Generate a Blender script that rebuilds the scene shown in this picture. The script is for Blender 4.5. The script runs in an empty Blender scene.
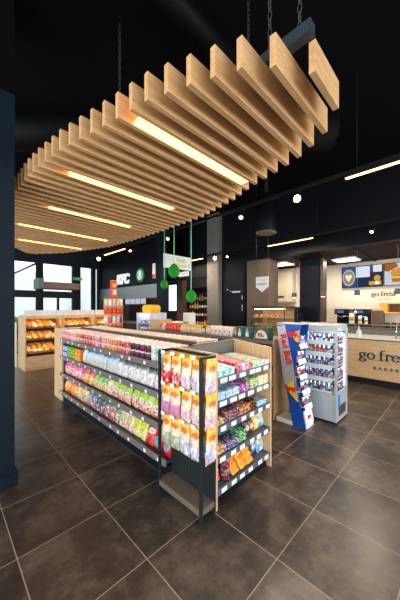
import bpy, bmesh, math, random
from mathutils import Vector, Matrix
R = random.Random(7)
PI = math.pi
sc = bpy.context.scene
COL = sc.collection
ORD = ['first','second','third','fourth','fifth','sixth','seventh','eighth','ninth','tenth','eleventh','twelfth','thirteenth',
       'fourteenth','fifteenth','sixteenth','seventeenth','eighteenth','nineteenth','twentieth','twenty-first','twenty-second',
       'twenty-third','twenty-fourth','twenty-fifth','twenty-sixth','twenty-seventh','twenty-eighth','twenty-ninth','thirtieth',
       'thirty-first','thirty-second','thirty-third','thirty-fourth']

# ---------------------------------------------------------------- colours and materials
def lin(c):
    def f(v):
        v /= 255.0
        return v / 12.92 if v <= 0.04045 else ((v + 0.055) / 1.055) ** 2.4
    return (f(c[0]), f(c[1]), f(c[2]), 1.0)

class NT:
    def __init__(s, name):
        s.m = bpy.data.materials.new(name); s.m.use_nodes = True
        s.t = s.m.node_tree; s.t.nodes.clear()
        s.out = s.n('ShaderNodeOutputMaterial')
    def n(s, kind, **kw):
        k = s.t.nodes.new(kind)
        for a, b in kw.items(): setattr(k, a, b)
        return k
    def l(s, a, b): s.t.links.new(a, b)
    def bsdf(s, rough=0.5, metal=0.0):
        b = s.n('ShaderNodeBsdfPrincipled')
        b.inputs['Roughness'].default_value = rough
        b.inputs['Metallic'].default_value = metal
        s.l(b.outputs[0], s.out.inputs[0]); s.b = b
        return b
    def coord(s, which='Object'):
        return s.n('ShaderNodeTexCoord').outputs[which]
    def math(s, op, a, b=None, c=None):
        k = s.n('ShaderNodeMath', operation=op)
        for i, v in enumerate((a, b, c)):
            if v is None: continue
            if hasattr(v, 'is_linked'): s.l(v, k.inputs[i])
            else: k.inputs[i].default_value = v
        return k.outputs[0]
    def mix(s, fac, a, b):
        k = s.n('ShaderNodeMix', data_type='RGBA')
        for i, v in ((0, fac), (6, a), (7, b)):
            if hasattr(v, 'is_linked'): s.l(v, k.inputs[i])
            else: k.inputs[i].default_value = v
        return k.outputs[2]
    def ramp(s, fac, stops, mode='LINEAR'):
        k = s.n('ShaderNodeValToRGB'); k.color_ramp.interpolation = mode
        e = k.color_ramp.elements
        while len(e) < len(stops): e.new(0.5)
        for i, (p, c) in enumerate(stops): e[i].position = p; e[i].color = c
        s.l(fac, k.inputs[0]); return k.outputs[0]
    def noise(s, vec, scale, detail=3, rough=0.5):
        k = s.n('ShaderNodeTexNoise'); k.inputs['Scale'].default_value = scale
        k.inputs['Detail'].default_value = detail; k.inputs['Roughness'].default_value = rough
        s.l(vec, k.inputs['Vector']); return k
    def mapping(s, vec, scale=(1, 1, 1), loc=(0, 0, 0)):
        k = s.n('ShaderNodeMapping'); k.inputs['Scale'].default_value = scale
        k.inputs['Location'].default_value = loc
        s.l(vec, k.inputs['Vector']); return k.outputs[0]

_mc = {}
def flat(c, rough=0.5, metal=0.0, var=0.08, scale=9.0, name=None):
    """painted / plastic / metal surface with a slight mottling"""
    key = ('f', c, rough, metal, var, scale)
    if key in _mc: return _mc[key]
    n = NT(name or 'paint_%02x%02x%02x' % tuple(int(v) for v in c)); b = n.bsdf(rough, metal)
    nz = n.noise(n.coord('Object'), scale, 4)
    if max(c) < 60: b.inputs['Specular IOR Level'].default_value = 0.12
    a = lin(c); d = tuple(v * (1 - var) for v in a[:3]) + (1,); e = tuple(min(1, v * (1 + var)) for v in a[:3]) + (1,)
    n.l(n.ramp(nz.outputs[0], [(0.3, d), (0.7, e)]), b.inputs['Base Color'])
    n.l(n.math('MULTIPLY_ADD', nz.outputs[0], 0.12, rough - 0.06), b.inputs['Roughness'])
    _mc[key] = n.m; return n.m

def wood(c1, c2, axis='x', rough=0.45, name='oak', fine=1.0):
    key = ('w', c1, c2, axis, rough, fine)
    if key in _mc: return _mc[key]
    n = NT(name); b = n.bsdf(rough)
    sc_ = {'x': (1.2, 14, 14), 'y': (14, 1.2, 14), 'z': (14, 14, 1.2)}[axis]
    v = n.mapping(n.coord('Object'), tuple(k * fine for k in sc_))
    n1 = n.noise(v, 2.2, 6, 0.6); n2 = n.noise(v, 11, 3, 0.5)
    f = n.math('MULTIPLY_ADD', n2.outputs[0], 0.35, n.math('MULTIPLY', n1.outputs[0], 0.75))
    n.l(n.ramp(f, [(0.36, lin(c2)), (0.52, lin(tuple((p + q) / 2 for p, q in zip(c1, c2)))), (0.68, lin(c1))]), b.inputs['Base Color'])
    bp = n.n('ShaderNodeBump'); bp.inputs['Strength'].default_value = 0.12; bp.inputs['Distance'].default_value = 0.002
    n.l(f, bp.inputs['Height']); n.l(bp.outputs[0], b.inputs['Normal'])
    _mc[key] = n.m; return n.m

def glow(c, strength, name='lamp_glow'):
    n = NT(name); e = n.n('ShaderNodeEmission')
    e.inputs[0].default_value = lin(c); e.inputs[1].default_value = strength
    n.l(e.outputs[0], n.out.inputs[0]); return n.m

def glass(name='clear_glass', tint=(248, 252, 252), refl=0.12):
    n = NT(name)
    t = n.n('ShaderNodeBsdfTransparent'); t.inputs[0].default_value = lin(tint)
    g = n.n('ShaderNodeBsdfGlossy'); g.inputs['Roughness'].default_value = 0.03
    lw = n.n('ShaderNodeLayerWeight'); lw.inputs[0].default_value = refl
    m = n.n('ShaderNodeMixShader'); ge = n.n('ShaderNodeNewGeometry')
    n.l(n.math('MULTIPLY', lw.outputs['Fresnel'], n.math('SUBTRACT', 1.0, ge.outputs['Backfacing'])), m.inputs[0])
    n.l(t.outputs[0], m.inputs[1]); n.l(g.outputs[0], m.inputs[2]); n.l(m.outputs[0], n.out.inputs[0])
    return n.m

def spots(cols, scale=14, rough=0.35, name='printed_sweets', var=True):
    """small multicoloured pieces: sweets seen through a film, or busy print"""
    n = NT(name); b = n.bsdf(rough)
    v = n.coord('Generated')
    if var:
        oi = n.n('ShaderNodeObjectInfo'); ad = n.n('ShaderNodeVectorMath', operation='ADD')
        n.l(v, ad.inputs[0])
        cb = n.n('ShaderNodeCombineXYZ')
        for i in range(3): n.l(n.math('MULTIPLY', oi.outputs['Random'], 7.0 + 3 * i), cb.inputs[i])
        n.l(cb.outputs[0], ad.inputs[1]); v = ad.outputs[0]
    vo = n.n('ShaderNodeTexVoronoi'); vo.inputs['Scale'].default_value = scale
    n.l(v, vo.inputs['Vector'])
    sx = n.n('ShaderNodeSeparateColor'); n.l(vo.outputs['Color'], sx.inputs[0])
    k = len(cols)
    n.l(n.ramp(sx.outputs[0], [(i / k, lin(c)) for i, c in enumerate(cols)], 'CONSTANT'), b.inputs['Base Color'])
    bp = n.n('ShaderNodeBump'); bp.inputs['Strength'].default_value = 0.3; bp.inputs['Distance'].default_value = 0.004
    n.l(vo.outputs['Distance'], bp.inputs['Height']); n.l(bp.outputs[0], b.inputs['Normal'])
    return n.m

def bagmat(name, top, cols, label=None, t=0.6, scale=12, lab2=None, lz=0.45, lr=(0.33, 0.2), foot=None, rough=0.3):
    """printed pouch: coloured head band, oval label with a print in it, sweets showing below"""
    n = NT(name); b = n.bsdf(rough)
    g = n.coord('Generated')
    oi = n.n('ShaderNodeObjectInfo'); cb = n.n('ShaderNodeCombineXYZ')
    for i in range(3): n.l(n.math('MULTIPLY', oi.outputs['Random'], 7.0 + 3 * i), cb.inputs[i])
    ad = n.n('ShaderNodeVectorMath', operation='ADD'); n.l(g, ad.inputs[0]); n.l(cb.outputs[0], ad.inputs[1])
    vo = n.n('ShaderNodeTexVoronoi'); vo.inputs['Scale'].default_value = scale; n.l(ad.outputs[0], vo.inputs['Vector'])
    sx = n.n('ShaderNodeSeparateColor'); n.l(vo.outputs['Color'], sx.inputs[0])
    k = len(cols)
    c = n.ramp(sx.outputs[0], [(i / k, lin(q)) for i, q in enumerate(cols)], 'CONSTANT')
    sp = n.n('ShaderNodeSeparateXYZ'); n.l(g, sp.inputs[0])
    x, z = sp.outputs[0], sp.outputs[2]
    nz = n.noise(ad.outputs[0], 3.5, 2)
    zz = n.math('MULTIPLY_ADD', nz.outputs[0], 0.12, n.math('SUBTRACT', z, 0.06))
    c = n.mix(n.math('GREATER_THAN', zz, t), c, lin(top))
    if foot: c = n.mix(n.math('LESS_THAN', z, 0.07), c, lin(foot))
    if label:
        dx = n.math('DIVIDE', n.math('SUBTRACT', x, 0.5), lr[0]); dz = n.math('DIVIDE', n.math('SUBTRACT', z, lz), lr[1])
        d = n.math('ADD', n.math('MULTIPLY', dx, dx), n.math('MULTIPLY', dz, dz))
        c = n.mix(n.math('LESS_THAN', d, 1.0), c, lin(label))
        if lab2:
            pr = n.noise(ad.outputs[0], 16, 2)
            c = n.mix(n.math('MULTIPLY', n.math('LESS_THAN', d, 0.45), n.math('GREATER_THAN', pr.outputs[0], 0.52)), c, lin(lab2))
    n.l(c, b.inputs['Base Color'])
    bp = n.n('ShaderNodeBump'); bp.inputs['Strength'].default_value = 0.4; bp.inputs['Distance'].default_value = 0.004
    cr = n.noise(ad.outputs[0], 6, 3); n.l(cr.outputs[0], bp.inputs['Height']); n.l(bp.outputs[0], b.inputs['Normal'])
    return n.m

# ---------------------------------------------------------------- mesh building
class MB:
    def __init__(s): s.v = []; s.f = []; s.mi = []; s.sm = []
    def add(s, vs, fs, m=0, smooth=False):
        o = len(s.v); s.v += [tuple(p) for p in vs]
        for f in fs: s.f.append([i + o for i in f]); s.mi.append(m); s.sm.append(smooth)
        return s
    def box(s, x0, x1, y0, y1, z0, z1, m=0, c=0.0):
        """box, with chamfered vertical and horizontal edges when c > 0"""
        if x0 > x1: x0, x1 = x1, x0
        if y0 > y1: y0, y1 = y1, y0
        if z0 > z1: z0, z1 = z1, z0
        if c <= 0:
            vs = [(x0,y0,z0),(x1,y0,z0),(x1,y1,z0),(x0,y1,z0),(x0,y0,z1),(x1,y0,z1),(x1,y1,z1),(x0,y1,z1)]
            return s.add(vs, [(3,2,1,0),(4,5,6,7),(0,1,5,4),(1,2,6,5),(2,3,7,6),(3,0,4,7)], m)
        c = min(c, (x1-x0)/2.01, (y1-y0)/2.01, (z1-z0)/2.01)
        rings = []
        for z, i in ((z0, c), (z0 + c, 0), (z1 - c, 0), (z1, c)):
            a0, a1, b0, b1 = x0 + i, x1 - i, y0 + i, y1 - i
            k = c if i == 0 else c * 0.5
            rings.append([(a0+k,b0,z),(a1-k,b0,z),(a1,b0+k,z),(a1,b1-k,z),(a1-k,b1,z),(a0+k,b1,z),(a0,b1-k,z),(a0,b0+k,z)])
        vs = [p for r in rings for p in r]; fs = [tuple(range(7, -1, -1)), tuple(range(24, 32))]
        for r in range(3):
            for i in range(8): j = (i + 1) % 8; fs.append((r*8+i, r*8+j, r*8+8+j, r*8+8+i))
        return s.add(vs, fs, m)
    def tube(s, p0, p1, r, n=8, r1=None, m=0):
        p0, p1 = Vector(p0), Vector(p1); d = (p1 - p0).normalized()
        a = Vector((0, 0, 1)) if abs(d.z) < 0.9 else Vector((1, 0, 0))
        u = d.cross(a).normalized(); w = d.cross(u); r1 = r if r1 is None else r1
        vs = []
        for p, q in ((p0, r), (p1, r1)):
            for i in range(n):
                t = 2 * PI * i / n; vs.append(p + u * math.cos(t) * q + w * math.sin(t) * q)
        s.add(vs, [(i, (i+1) % n, n + (i+1) % n, n + i) for i in range(n)], m, True)
        return s.add(vs, [tuple(range(n-1, -1, -1)), tuple(range(n, 2*n))], m)
    def path(s, pts, r, n=6, m=0):
        for a, b in zip(pts, pts[1:]): s.tube(a, b, r, n, m=m)
        return s
    def lathe(s, prof, n=16, c=(0, 0, 0), m=0, smooth=True):
        """prof: [(radius, z)] or [(radius, z, material of the band above)]"""
        vs = []
        for p in prof:
            for i in range(n):
                t = 2 * PI * i / n; vs.append((c[0] + p[0]*math.cos(t), c[1] + p[0]*math.sin(t), c[2] + p[1]))
        o = len(s.v); s.v += vs
        for k in range(len(prof) - 1):
            mm = prof[k][2] if len(prof[k]) > 2 else m
            for i in range(n):
                j = (i + 1) % n
                s.f.append([o+k*n+i, o+k*n+j, o+k*n+n+j, o+k*n+n+i]); s.mi.append(mm); s.sm.append(smooth)
        for k, rev in ((0, True), (len(prof) - 1, False)):
            if prof[k][0] > 1e-5:
                f = [o + k*n + i for i in range(n)]
                s.f.append(f[::-1] if rev else f); s.mi.append(prof[k][2] if len(prof[k]) > 2 else m); s.sm.append(False)
        return s
    def prism(s, poly, lo, hi, plane='xy', m=0):
        """polygon extruded along the remaining axis"""
        k = len(poly)
        f = {'xy': lambda a, b, t: (a, b, t), 'xz': lambda a, b, t: (a, t, b), 'yz': lambda a, b, t: (t, a, b)}[plane]
        vs = [f(a, b, lo) for a, b in poly] + [f(a, b, hi) for a, b in poly]
        fs = [tuple(range(k))[::-1], tuple(range(k, 2*k))] + [(i, (i+1) % k, k + (i+1) % k, k + i) for i in range(k)]
        return s.add(vs, fs, m)
    def blob(s, c, r, nu=10, nv=7, m=0, jit=0.0, rnd=R, flat_bottom=0.0):
        vs = []; fs = []
        for j in range(nv + 1):
            ph = -PI/2 + PI * j / nv
            for i in range(nu):
                t = 2*PI*i/nu; q = 1 + rnd.uniform(-jit, jit) if 0 < j < nv else 1
                z = math.sin(ph) * r[2]
                if z < 0: z *= (1 - flat_bottom)
                vs.append((c[0] + r[0]*math.cos(ph)*math.cos(t)*q, c[1] + r[1]*math.cos(ph)*math.sin(t)*q, c[2] + z))
        for j in range(nv):
            for i in range(nu):
                k = (i+1) % nu; fs.append((j*nu+i, j*nu+k, (j+1)*nu+k, (j+1)*nu+i))
        return s.add(vs, fs, m, True)
    def mesh(s, name, mats):
        me = bpy.data.meshes.new(name); me.from_pydata(s.v, [], s.f)
        for m in (mats if isinstance(mats, (list, tuple)) else [mats]): me.materials.append(m)
        me.polygons.foreach_set('material_index', s.mi); me.polygons.foreach_set('use_smooth', s.sm)
        me.update()
        bm = bmesh.new(); bm.from_mesh(me)
        bmesh.ops.remove_doubles(bm, verts=bm.verts, dist=1e-5)
        bmesh.ops.recalc_face_normals(bm, faces=bm.faces); bm.to_mesh(me); bm.free()
        return me
    def build(s, name, mats, parent=None):
        o = bpy.data.objects.new(name, s.mesh(name, mats)); COL.objects.link(o)
        if parent is not None: o.parent = parent
        return o

def tag(o, label, cat, group=None):
    o['label'] = label; o['category'] = cat
    if group: o['group'] = group
    return o
def thing(name, label, cat, loc=(0, 0, 0), rz=0.0, group=None):
    o = bpy.data.objects.new(name, None); COL.objects.link(o); o.empty_display_size = 0.1
    o.location = loc; o.rotation_euler = (0, 0, rz)
    return tag(o, label, cat, group)
def struct(name, mb, mats, parent=None):
    o = mb.build(name, mats, parent)
    if parent is None: o['kind'] = 'structure'
    return o
def dup(root, loc, rot, label, group=None):
    r = root.copy(); COL.objects.link(r); r.location = loc
    r.rotation_euler = rot if isinstance(rot, tuple) else (0, 0, rot)
    r['label'] = label
    if group: r['group'] = group
    for ch in list(root.children):
        c = ch.copy(); COL.objects.link(c); c.parent = r
        for g in list(ch.children):
            d = g.copy(); COL.objects.link(d); d.parent = c
    return r
_proto = {}
def put(key, make, loc, rot, label, cat, group):
    """first of a kind is made, the rest are copies with their own label"""
    if key not in _proto:
        o = make(); _proto[key] = o; o.location = loc
        o.rotation_euler = rot if isinstance(rot, tuple) else (0, 0, rot)
        return tag(o, label, cat, group)
    return dup(_proto[key], loc, rot, label, group)

FACE = {'-x': (Vector((0, -1, 0)), Vector((-1, 0, 0))), '-y': (Vector((1, 0, 0)), Vector((0, -1, 0)))}
def text(s, size, depth, face, loc, name, mat, parent=None, bold=0.0, roll=0.0, align='CENTER', shear=0.0, sx=1.0):
    cu = bpy.data.curves.new(name, 'FONT'); cu.body = s; cu.size = size; cu.extrude = depth
    cu.align_x = align; cu.align_y = 'CENTER'; cu.offset = bold; cu.shear = shear; cu.resolution_u = 3
    o = bpy.data.objects.new('t', cu); COL.objects.link(o)
    bpy.context.view_layer.update()
    me = bpy.data.meshes.new_from_object(o.evaluated_get(bpy.context.evaluated_depsgraph_get()))
    bpy.data.objects.remove(o); bpy.data.curves.remove(cu)
    me.materials.clear(); me.materials.append(mat); me.name = name
    r, nn = FACE[face]; up = Vector((0, 0, 1))
    M = Matrix((r, up, nn)).transposed().to_4x4()
    me.transform(Matrix.Translation(Vector(loc)) @ M @ Matrix.Rotation(roll, 4, 'Z') @ Matrix.Diagonal((sx, 1, 1, 1)))
    q = bpy.data.objects.new(name, me); COL.objects.link(q)
    if parent is not None: q.parent = parent
    return q

def strokes(glyphs, face, loc, size, depth, thick, thin, mb=None, m=0):
    """serif lettering: every stroke is a ribbon whose width follows its direction (heavy uprights, fine hairlines)"""
    mb = mb or MB(); r, nn = FACE[face]; up = Vector((0, 0, 1)); L = Vector(loc)
    for pts in glyphs:
        n = len(pts); l = []; q = []
        for i, (x, y) in enumerate(pts):
            a = pts[max(0, i-1)]; b = pts[min(n-1, i+1)]
            dx, dy = b[0]-a[0], b[1]-a[1]; d = math.hypot(dx, dy) or 1; dx /= d; dy /= d
            w = (thin + (thick - thin) * abs(dy) ** 1.3) / 2
            l.append((x - dy*w, y + dx*w)); q.append((x + dy*w, y - dx*w))
        vs = []
        for dd in (0.0, depth):
            for x, y in l + q: vs.append(L + r*(x*size) + up*(y*size) + nn*dd)
        fs = []
        for i in range(n-1):
            fs += [(i, i+1, n+i+1, n+i), (2*n+i, 3*n+i, 3*n+i+1, 2*n+i+1), (i, 2*n+i, 2*n+i+1, i+1), (n+i, n+i+1, 3*n+i+1, 3*n+i)]
        fs += [(0, n, 3*n, 2*n), (n-1, 3*n-1, 4*n-1, 2*n-1)]
        mb.add(vs, fs, m)
    return mb
def arc(cx, cy, rx, ry, a0, a1, n=14):
    return [(cx + rx*math.cos(math.radians(a0 + (a1-a0)*i/n)), cy + ry*math.sin(math.radians(a0 + (a1-a0)*i/n))) for i in range(n+1)]
def sh(g, dx): return [[(x + dx, y) for x, y in s_] for s_ in g]
G_o = [arc(0.25, 0.25, 0.2, 0.22, 0, 360, 22)]
G_g = [arc(0.22, 0.31, 0.15, 0.15, 0, 360, 18), arc(0.22, -0.08, 0.19, 0.11, 0, 360, 18), [(0.15, 0.17), (0.1, 0.1), (0.14, 0.04), (0.3, 0.02)], [(0.32, 0.42), (0.4, 0.47), (0.46, 0.45)]]
G_f = [[(0.14, 0), (0.14, 0.55)] + arc(0.28, 0.56, 0.14, 0.15, 180, 50, 8), [(0.02, 0.46), (0.32, 0.46)], [(0.02, 0.01), (0.28, 0.01)]]
G_r = [[(0.12, 0), (0.12, 0.47)], [(0.02, 0.46), (0.12, 0.46)], [(0.02, 0.01), (0.24, 0.01)], [(0.12, 0.32), (0.2, 0.43), (0.3, 0.46), (0.36, 0.4), (0.36, 0.34)]]
G_e = [arc(0.24, 0.24, 0.19, 0.22, 8, 330, 20), [(0.05, 0.27), (0.42, 0.27)]]
G_s = [arc(0.17, 0.35, 0.12, 0.11, 40, 230, 10) + arc(0.18, 0.13, 0.14, 0.12, 70, -150, 12)]
G_h = [[(0.12, 0), (0.12, 0.72)], [(0.02, 0.71), (0.12, 0.71)], [(0.02, 0.01), (0.22, 0.01)], [(0.12, 0.36)] + arc(0.27, 0.33, 0.13, 0.14, 150, 0, 8) + [(0.4, 0.0)], [(0.32, 0.01), (0.5, 0.01)]]
def go_fresh():
    g = []; x = 0
    for gl, w in ((G_g, .5), (G_o, .5), (None, .22), (G_f, .36), (G_r, .38), (G_e, .46), (G_s, .36), (G_h, .52)):
        if gl: g += sh(gl, x)
        x += w
    return g, x

# ---------------------------------------------------------------- palette
OAK = wood((222, 190, 146), (193, 155, 108), 'z', name='light_oak')
OAKX = wood((222, 190, 146), (190, 150, 104), 'x', name='light_oak_along')
OAKY = wood((216, 184, 140), (176, 138, 98), 'y', name='counter_oak', fine=1.6)
SLAT = wood((222, 182, 130), (194, 146, 94), 'x', name='slat_pine')
BLACK = flat((22, 23, 26), 0.5, name='black_metal')
CEIL = flat((3, 3, 5), 0.95, name='ceiling_black')
NAVY = flat((16, 29, 39), 0.6, var=0.05, scale=4, name='dark_slate_paint')
NAVY2 = flat((12, 15, 21), 0.5, var=0.05, scale=4, name='dark_fascia_paint')
STEEL = flat((70, 74, 76), 0.38, 0.55, name='grey_steel')
RAIL = flat((122, 115, 112), 0.4, 0.0, name='price_rail_grey')
SLATE = flat((84, 93, 107), 0.4, 0.0, name='slate_shelf')
OLIVE = flat((92, 99, 94), 0.5, name='grey_green_panel')
DARKST = flat((44, 52, 52), 0.42, 0.4, name='stand_grey_steel')
WHITE = flat((236, 236, 234), 0.4, var=0.03, name='white_plastic')
PAPER = flat((245, 245, 243), 0.6, var=0.02, name='paper_white')
CREAM = flat((228, 214, 194), 0.7, var=0.04, scale=2, name='cream_wall')
CONC = flat((112, 108, 102), 0.75, var=0.14, scale=3, name='concrete')
CHROME = flat((190, 192, 194), 0.2, 0.9, name='brushed_metal')
GLASS = glass()
# ---------------------------------------------------------------- camera, world
cam = bpy.data.cameras.new('camera'); co = bpy.data.objects.new('camera', cam); COL.objects.link(co)
co.location = (0, 0, 1.64); co.rotation_euler = (PI/2, 0, -PI/4)
cam.sensor_fit = 'HORIZONTAL'; cam.sensor_width = 24.0; cam.lens = 262/400*24; cam.shift_y = 8/400
cam.clip_start = 0.05; cam.clip_end = 200
sc.camera = co
sc.view_settings.view_transform = 'Standard'; sc.view_settings.look = 'None'
sc.view_settings.gamma = 1.0; sc.view_settings.exposure = 0.0; sc.view_settings.use_curve_mapping = False
w = bpy.data.worlds.new('daylight'); sc.world = w; w.use_nodes = True
bg = w.node_tree.nodes['Background']; bg.inputs[0].default_value = lin((226, 238, 248)); bg.inputs[1].default_value = 2.6
sc.cycles.max_bounces = 7; sc.cycles.diffuse_bounces = 4; sc.cycles.glossy_bounces = 3
sc.cycles.transparent_max_bounces = 10; sc.cycles.caustics_reflective = False; sc.cycles.caustics_refractive = False
sc.cycles.sample_clamp_indirect = 4.0
H = 4.7

# ---------------------------------------------------------------- floor
def floor_mat():
    n = NT('dark_stone_tiles'); b = n.bsdf(0.3); b.inputs['Specular IOR Level'].default_value = 0.36
    g = n.coord('Object'); s = n.n('ShaderNodeSeparateXYZ'); n.l(g, s.inputs[0])
    ux = n.math('DIVIDE', n.math('SUBTRACT', s.outputs[0], 0.966), 0.6); uy = n.math('DIVIDE', n.math('SUBTRACT', s.outputs[1], 0.255), 0.6)
    fx = n.math('ABSOLUTE', n.math('SUBTRACT', n.math('FRACT', ux), 0.5)); fy = n.math('ABSOLUTE', n.math('SUBTRACT', n.math('FRACT', uy), 0.5))
    d = n.math('MAXIMUM', fx, fy); grout = n.math('GREATER_THAN', d, 0.4945)
    cid = n.n('ShaderNodeCombineXYZ'); n.l(n.math('FLOOR', ux), cid.inputs[0]); n.l(n.math('FLOOR', uy), cid.inputs[1])
    wn = n.n('ShaderNodeTexWhiteNoise'); n.l(cid.outputs[0], wn.inputs[0])
    off = n.n('ShaderNodeVectorMath', operation='MULTIPLY_ADD'); n.l(wn.outputs[1], off.inputs[0]); off.inputs[1].default_value = (9, 9, 9); n.l(g, off.inputs[2])
    n1 = n.noise(off.outputs[0], 2.3, 8, 0.68); n2 = n.noise(off.outputs[0], 14, 6, 0.7)
    f = n.math('MULTIPLY_ADD', n2.outputs[0], 0.3, n.math('MULTIPLY', n1.outputs[0], 0.75))
    c = n.ramp(f, [(0.34, lin((34, 31, 30))), (0.5, lin((60, 53, 48))), (0.67, lin((102, 89, 76)))])
    hs = n.n('ShaderNodeHueSaturation'); n.l(c, hs.inputs['Color']); n.l(n.math('MULTIPLY_ADD', wn.outputs[0], 0.16, 0.92), hs.inputs['Value'])
    n.l(n.mix(grout, hs.outputs[0], lin((150, 134, 116))), b.inputs['Base Color'])
    n.l(n.math('ADD', n.math('MULTIPLY_ADD', f, 0.24, 0.19), n.math('MULTIPLY', grout, 0.4)), b.inputs['Roughness'])
    bp = n.n('ShaderNodeBump'); bp.inputs['Strength'].default_value = 0.25; bp.inputs['Distance'].default_value = 0.003
    n.l(n.math('SUBTRACT', n.math('MULTIPLY', f, 0.25), grout), bp.inputs['Height']); n.l(bp.outputs[0], b.inputs['Normal'])
    return n.m
struct('floor', MB().box(-4.2, 13, -5.2, 15.2, -0.1, 0), floor_mat())
struct('ceiling', MB().box(-4.2, 13, -5.2, 15.2, H, H + 0.1), CEIL)

# ---------------------------------------------------------------- shell
WFRAME = flat((30, 34, 42), 0.45, name='window_frame_dark')
win_n = [0]
def window_bay(axis, a0, a1, at, z0, z1, transom=None, glassy=True, mid=False):
    win_n[0] += 1
    m = MB(); t = 0.05
    def bx(p0, p1, q0, q1):
        if axis == 'x': m.box(p0, p1, at - 0.06, at + 0.06, q0, q1)
        else: m.box(at - 0.06, at + 0.06, p0, p1, q0, q1)
    bx(a0, a0 + t, z0, z1); bx(a1 - t, a1, z0, z1); bx(a0 + t, a1 - t, z0, z0 + t); bx(a0 + t, a1 - t, z1 - t, z1)
    if transom: bx(a0 + t, a1 - t, transom[0], transom[1])
    if mid: bx((a0+a1)/2 - 0.035, (a0+a1)/2 + 0.035, z0 + t, transom[0] if transom else z1)
    o = struct('window_%d' % win_n[0], m, WFRAME)
    if glassy:
        g = MB()
        if axis == 'x': g.box(a0 + t, a1 - t, at - 0.004, at + 0.004, z0 + t, z1 - t)
        else: g.box(at - 0.004, at + 0.004, a0 + t, a1 - t, z0 + t, z1 - t)
        g.build('pane', GLASS, o)
    return o
# glazed wall at the far left
struct('wall_left', MB().box(-4.2, 5.1, 11.42, 11.6, 3.42, H).box(-4.2, -3.0, 11.42, 11.6, 0, 3.42).box(5.06, 5.1, 11.42, 11.6, 0, 3.42)
       .box(2.69, 2.83, 11.42, 11.6, 0, 3.42).box(4.0, 4.23, 11.42, 11.6, 0, 3.42).box(4.8, 4.88, 11.42, 11.6, 0, 3.42), WFRAME)
for a0, a1, tr, md in ((-3.0, -1.57, 1, 0), (-1.57, -0.14, 1, 0), (-0.14, 1.28, 1, 0), (1.28, 2.69, 1, 0), (2.83, 4.0, 1, 1), (4.23, 4.8, 0, 0), (4.88, 5.06, 0, 0)):
    window_bay('x', a0, a1, 11.5, 0.0, 3.42, (2.04, 2.3) if tr else None, True, bool(md))
# unseen glazed fronts added behind the viewer to let daylight onto the goods
for side, ax in (('rear', 'y'), ('near', 'x')):
    m = MB(); at = -4.1 if ax == 'y' else -5.1; lo, hi = (-5.2, 11.42) if ax == 'y' else (-4.2, 13)
    def bb(p0, p1, z0, z1):
        if ax == 'y': m.box(at - 0.1, at + 0.1, p0, p1, z0, z1)
        else: m.box(p0, p1, at - 0.1, at + 0.1, z0, z1)
    bb(lo, hi, 3.5, H); bb(lo, hi, 0, 0.25); bb(lo, lo + 0.3, 0.25, 3.5); bb(hi - 0.3, hi, 0.25, 3.5)
    struct('wall_' + side, m, NAVY2)
    k = 5; p = lo + 0.3; stp = (hi - lo - 0.6) / k
    for i in range(k): window_bay(ax, p + i*stp, p + (i+1)*stp, at, 0.25, 3.5, None, False)

# column on the left, dark paint, matching skirting; the black top paints in its unlit part
colm = struct('column_left', MB().box(-0.12, 0.505, 2.945, 3.57, 0, 3.62, 0).box(-0.12, 0.505, 2.945, 3.57, 3.62, H, 1), [NAVY, CEIL])
struct('baseboard_left', MB().box(-0.14, 0.53, 2.92, 3.595, 0.0, 0.115, c=0.006), NAVY)

# frontage on the right
struct('wall_fascia', MB().box(6.5, 6.7, -5.0, 6.12, 3.02, H), NAVY2)
struct('wall_right', MB().box(6.5, 6.7, 4.52, 5.49, 0, 3.02), flat((13, 16, 22), 0.5, var=0.06, name='dark_wall_paint'))
dr = struct('door_1', MB().box(6.47, 6.5, 4.58, 5.4, 0, 2.75).box(6.455, 6.47, 4.62, 5.36, 0.05, 2.7), flat((17, 21, 28), 0.42, name='dark_door_paint'))
MB().box(6.41, 6.455, 4.72, 5.02, 2.1, 2.16, c=0.01).tube((6.43, 5.0, 2.14), (6.43, 5.3, 2.22), 0.012).build('door_closer', CHROME, dr)
MB().box(6.44, 6.455, 4.645, 4.67, 1.55, 1.75).box(6.44, 6.455, 4.645, 4.67, 1.9, 2.02).build('door_hinge', CHROME, dr)
struct('column_concrete', MB().box(6.32, 6.85, 5.49, 6.0, 0, H, c=0.015), CONC)
struct('column_brown', MB().box(6.45, 7.0, 3.78, 4.5, 0, 3.02, c=0.015), flat((88, 75, 64), 0.75, var=0.14, scale=3, name='warm_concrete'))
struct('column_dark', MB().box(7.3, 7.7, 2.74, 3.28, 0, 3.02, c=0.01), flat((13, 18, 29), 0.4, var=0.05, name='column_dark_paint'))
struct('column_trim', MB().box(7.36, 7.64, 2.66, 2.735, 0, 3.0), flat((70, 50, 38), 0.5, name='column_trim_brown'))
struct('wall_bakery', MB().box(9.0, 9.2, -5.0, 3.95, 0, 3.02).box(8.6, 8.8, 3.95, 5.3, 0, 3.02).box(8.8, 9.0, 3.9, 3.95, 0, 3.02).box(6.7, 8.6, 5.25, 5.4, 0, 3.02), CREAM)
struct('ceiling_bakery', MB().box(6.7, 9.0, -5.0, 5.4, 3.02, 3.12), flat((44, 30, 23), 0.7, name='brown_ceiling'))
tl = MB()
for i in range(9): tl.box(6.75, 8.95, -2.0 + i*0.75, -1.96 + i*0.75, 2.99, 3.02)
struct('trim_1', tl, flat((40, 28, 22), 0.6, name='ceiling_batten'))
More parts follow.
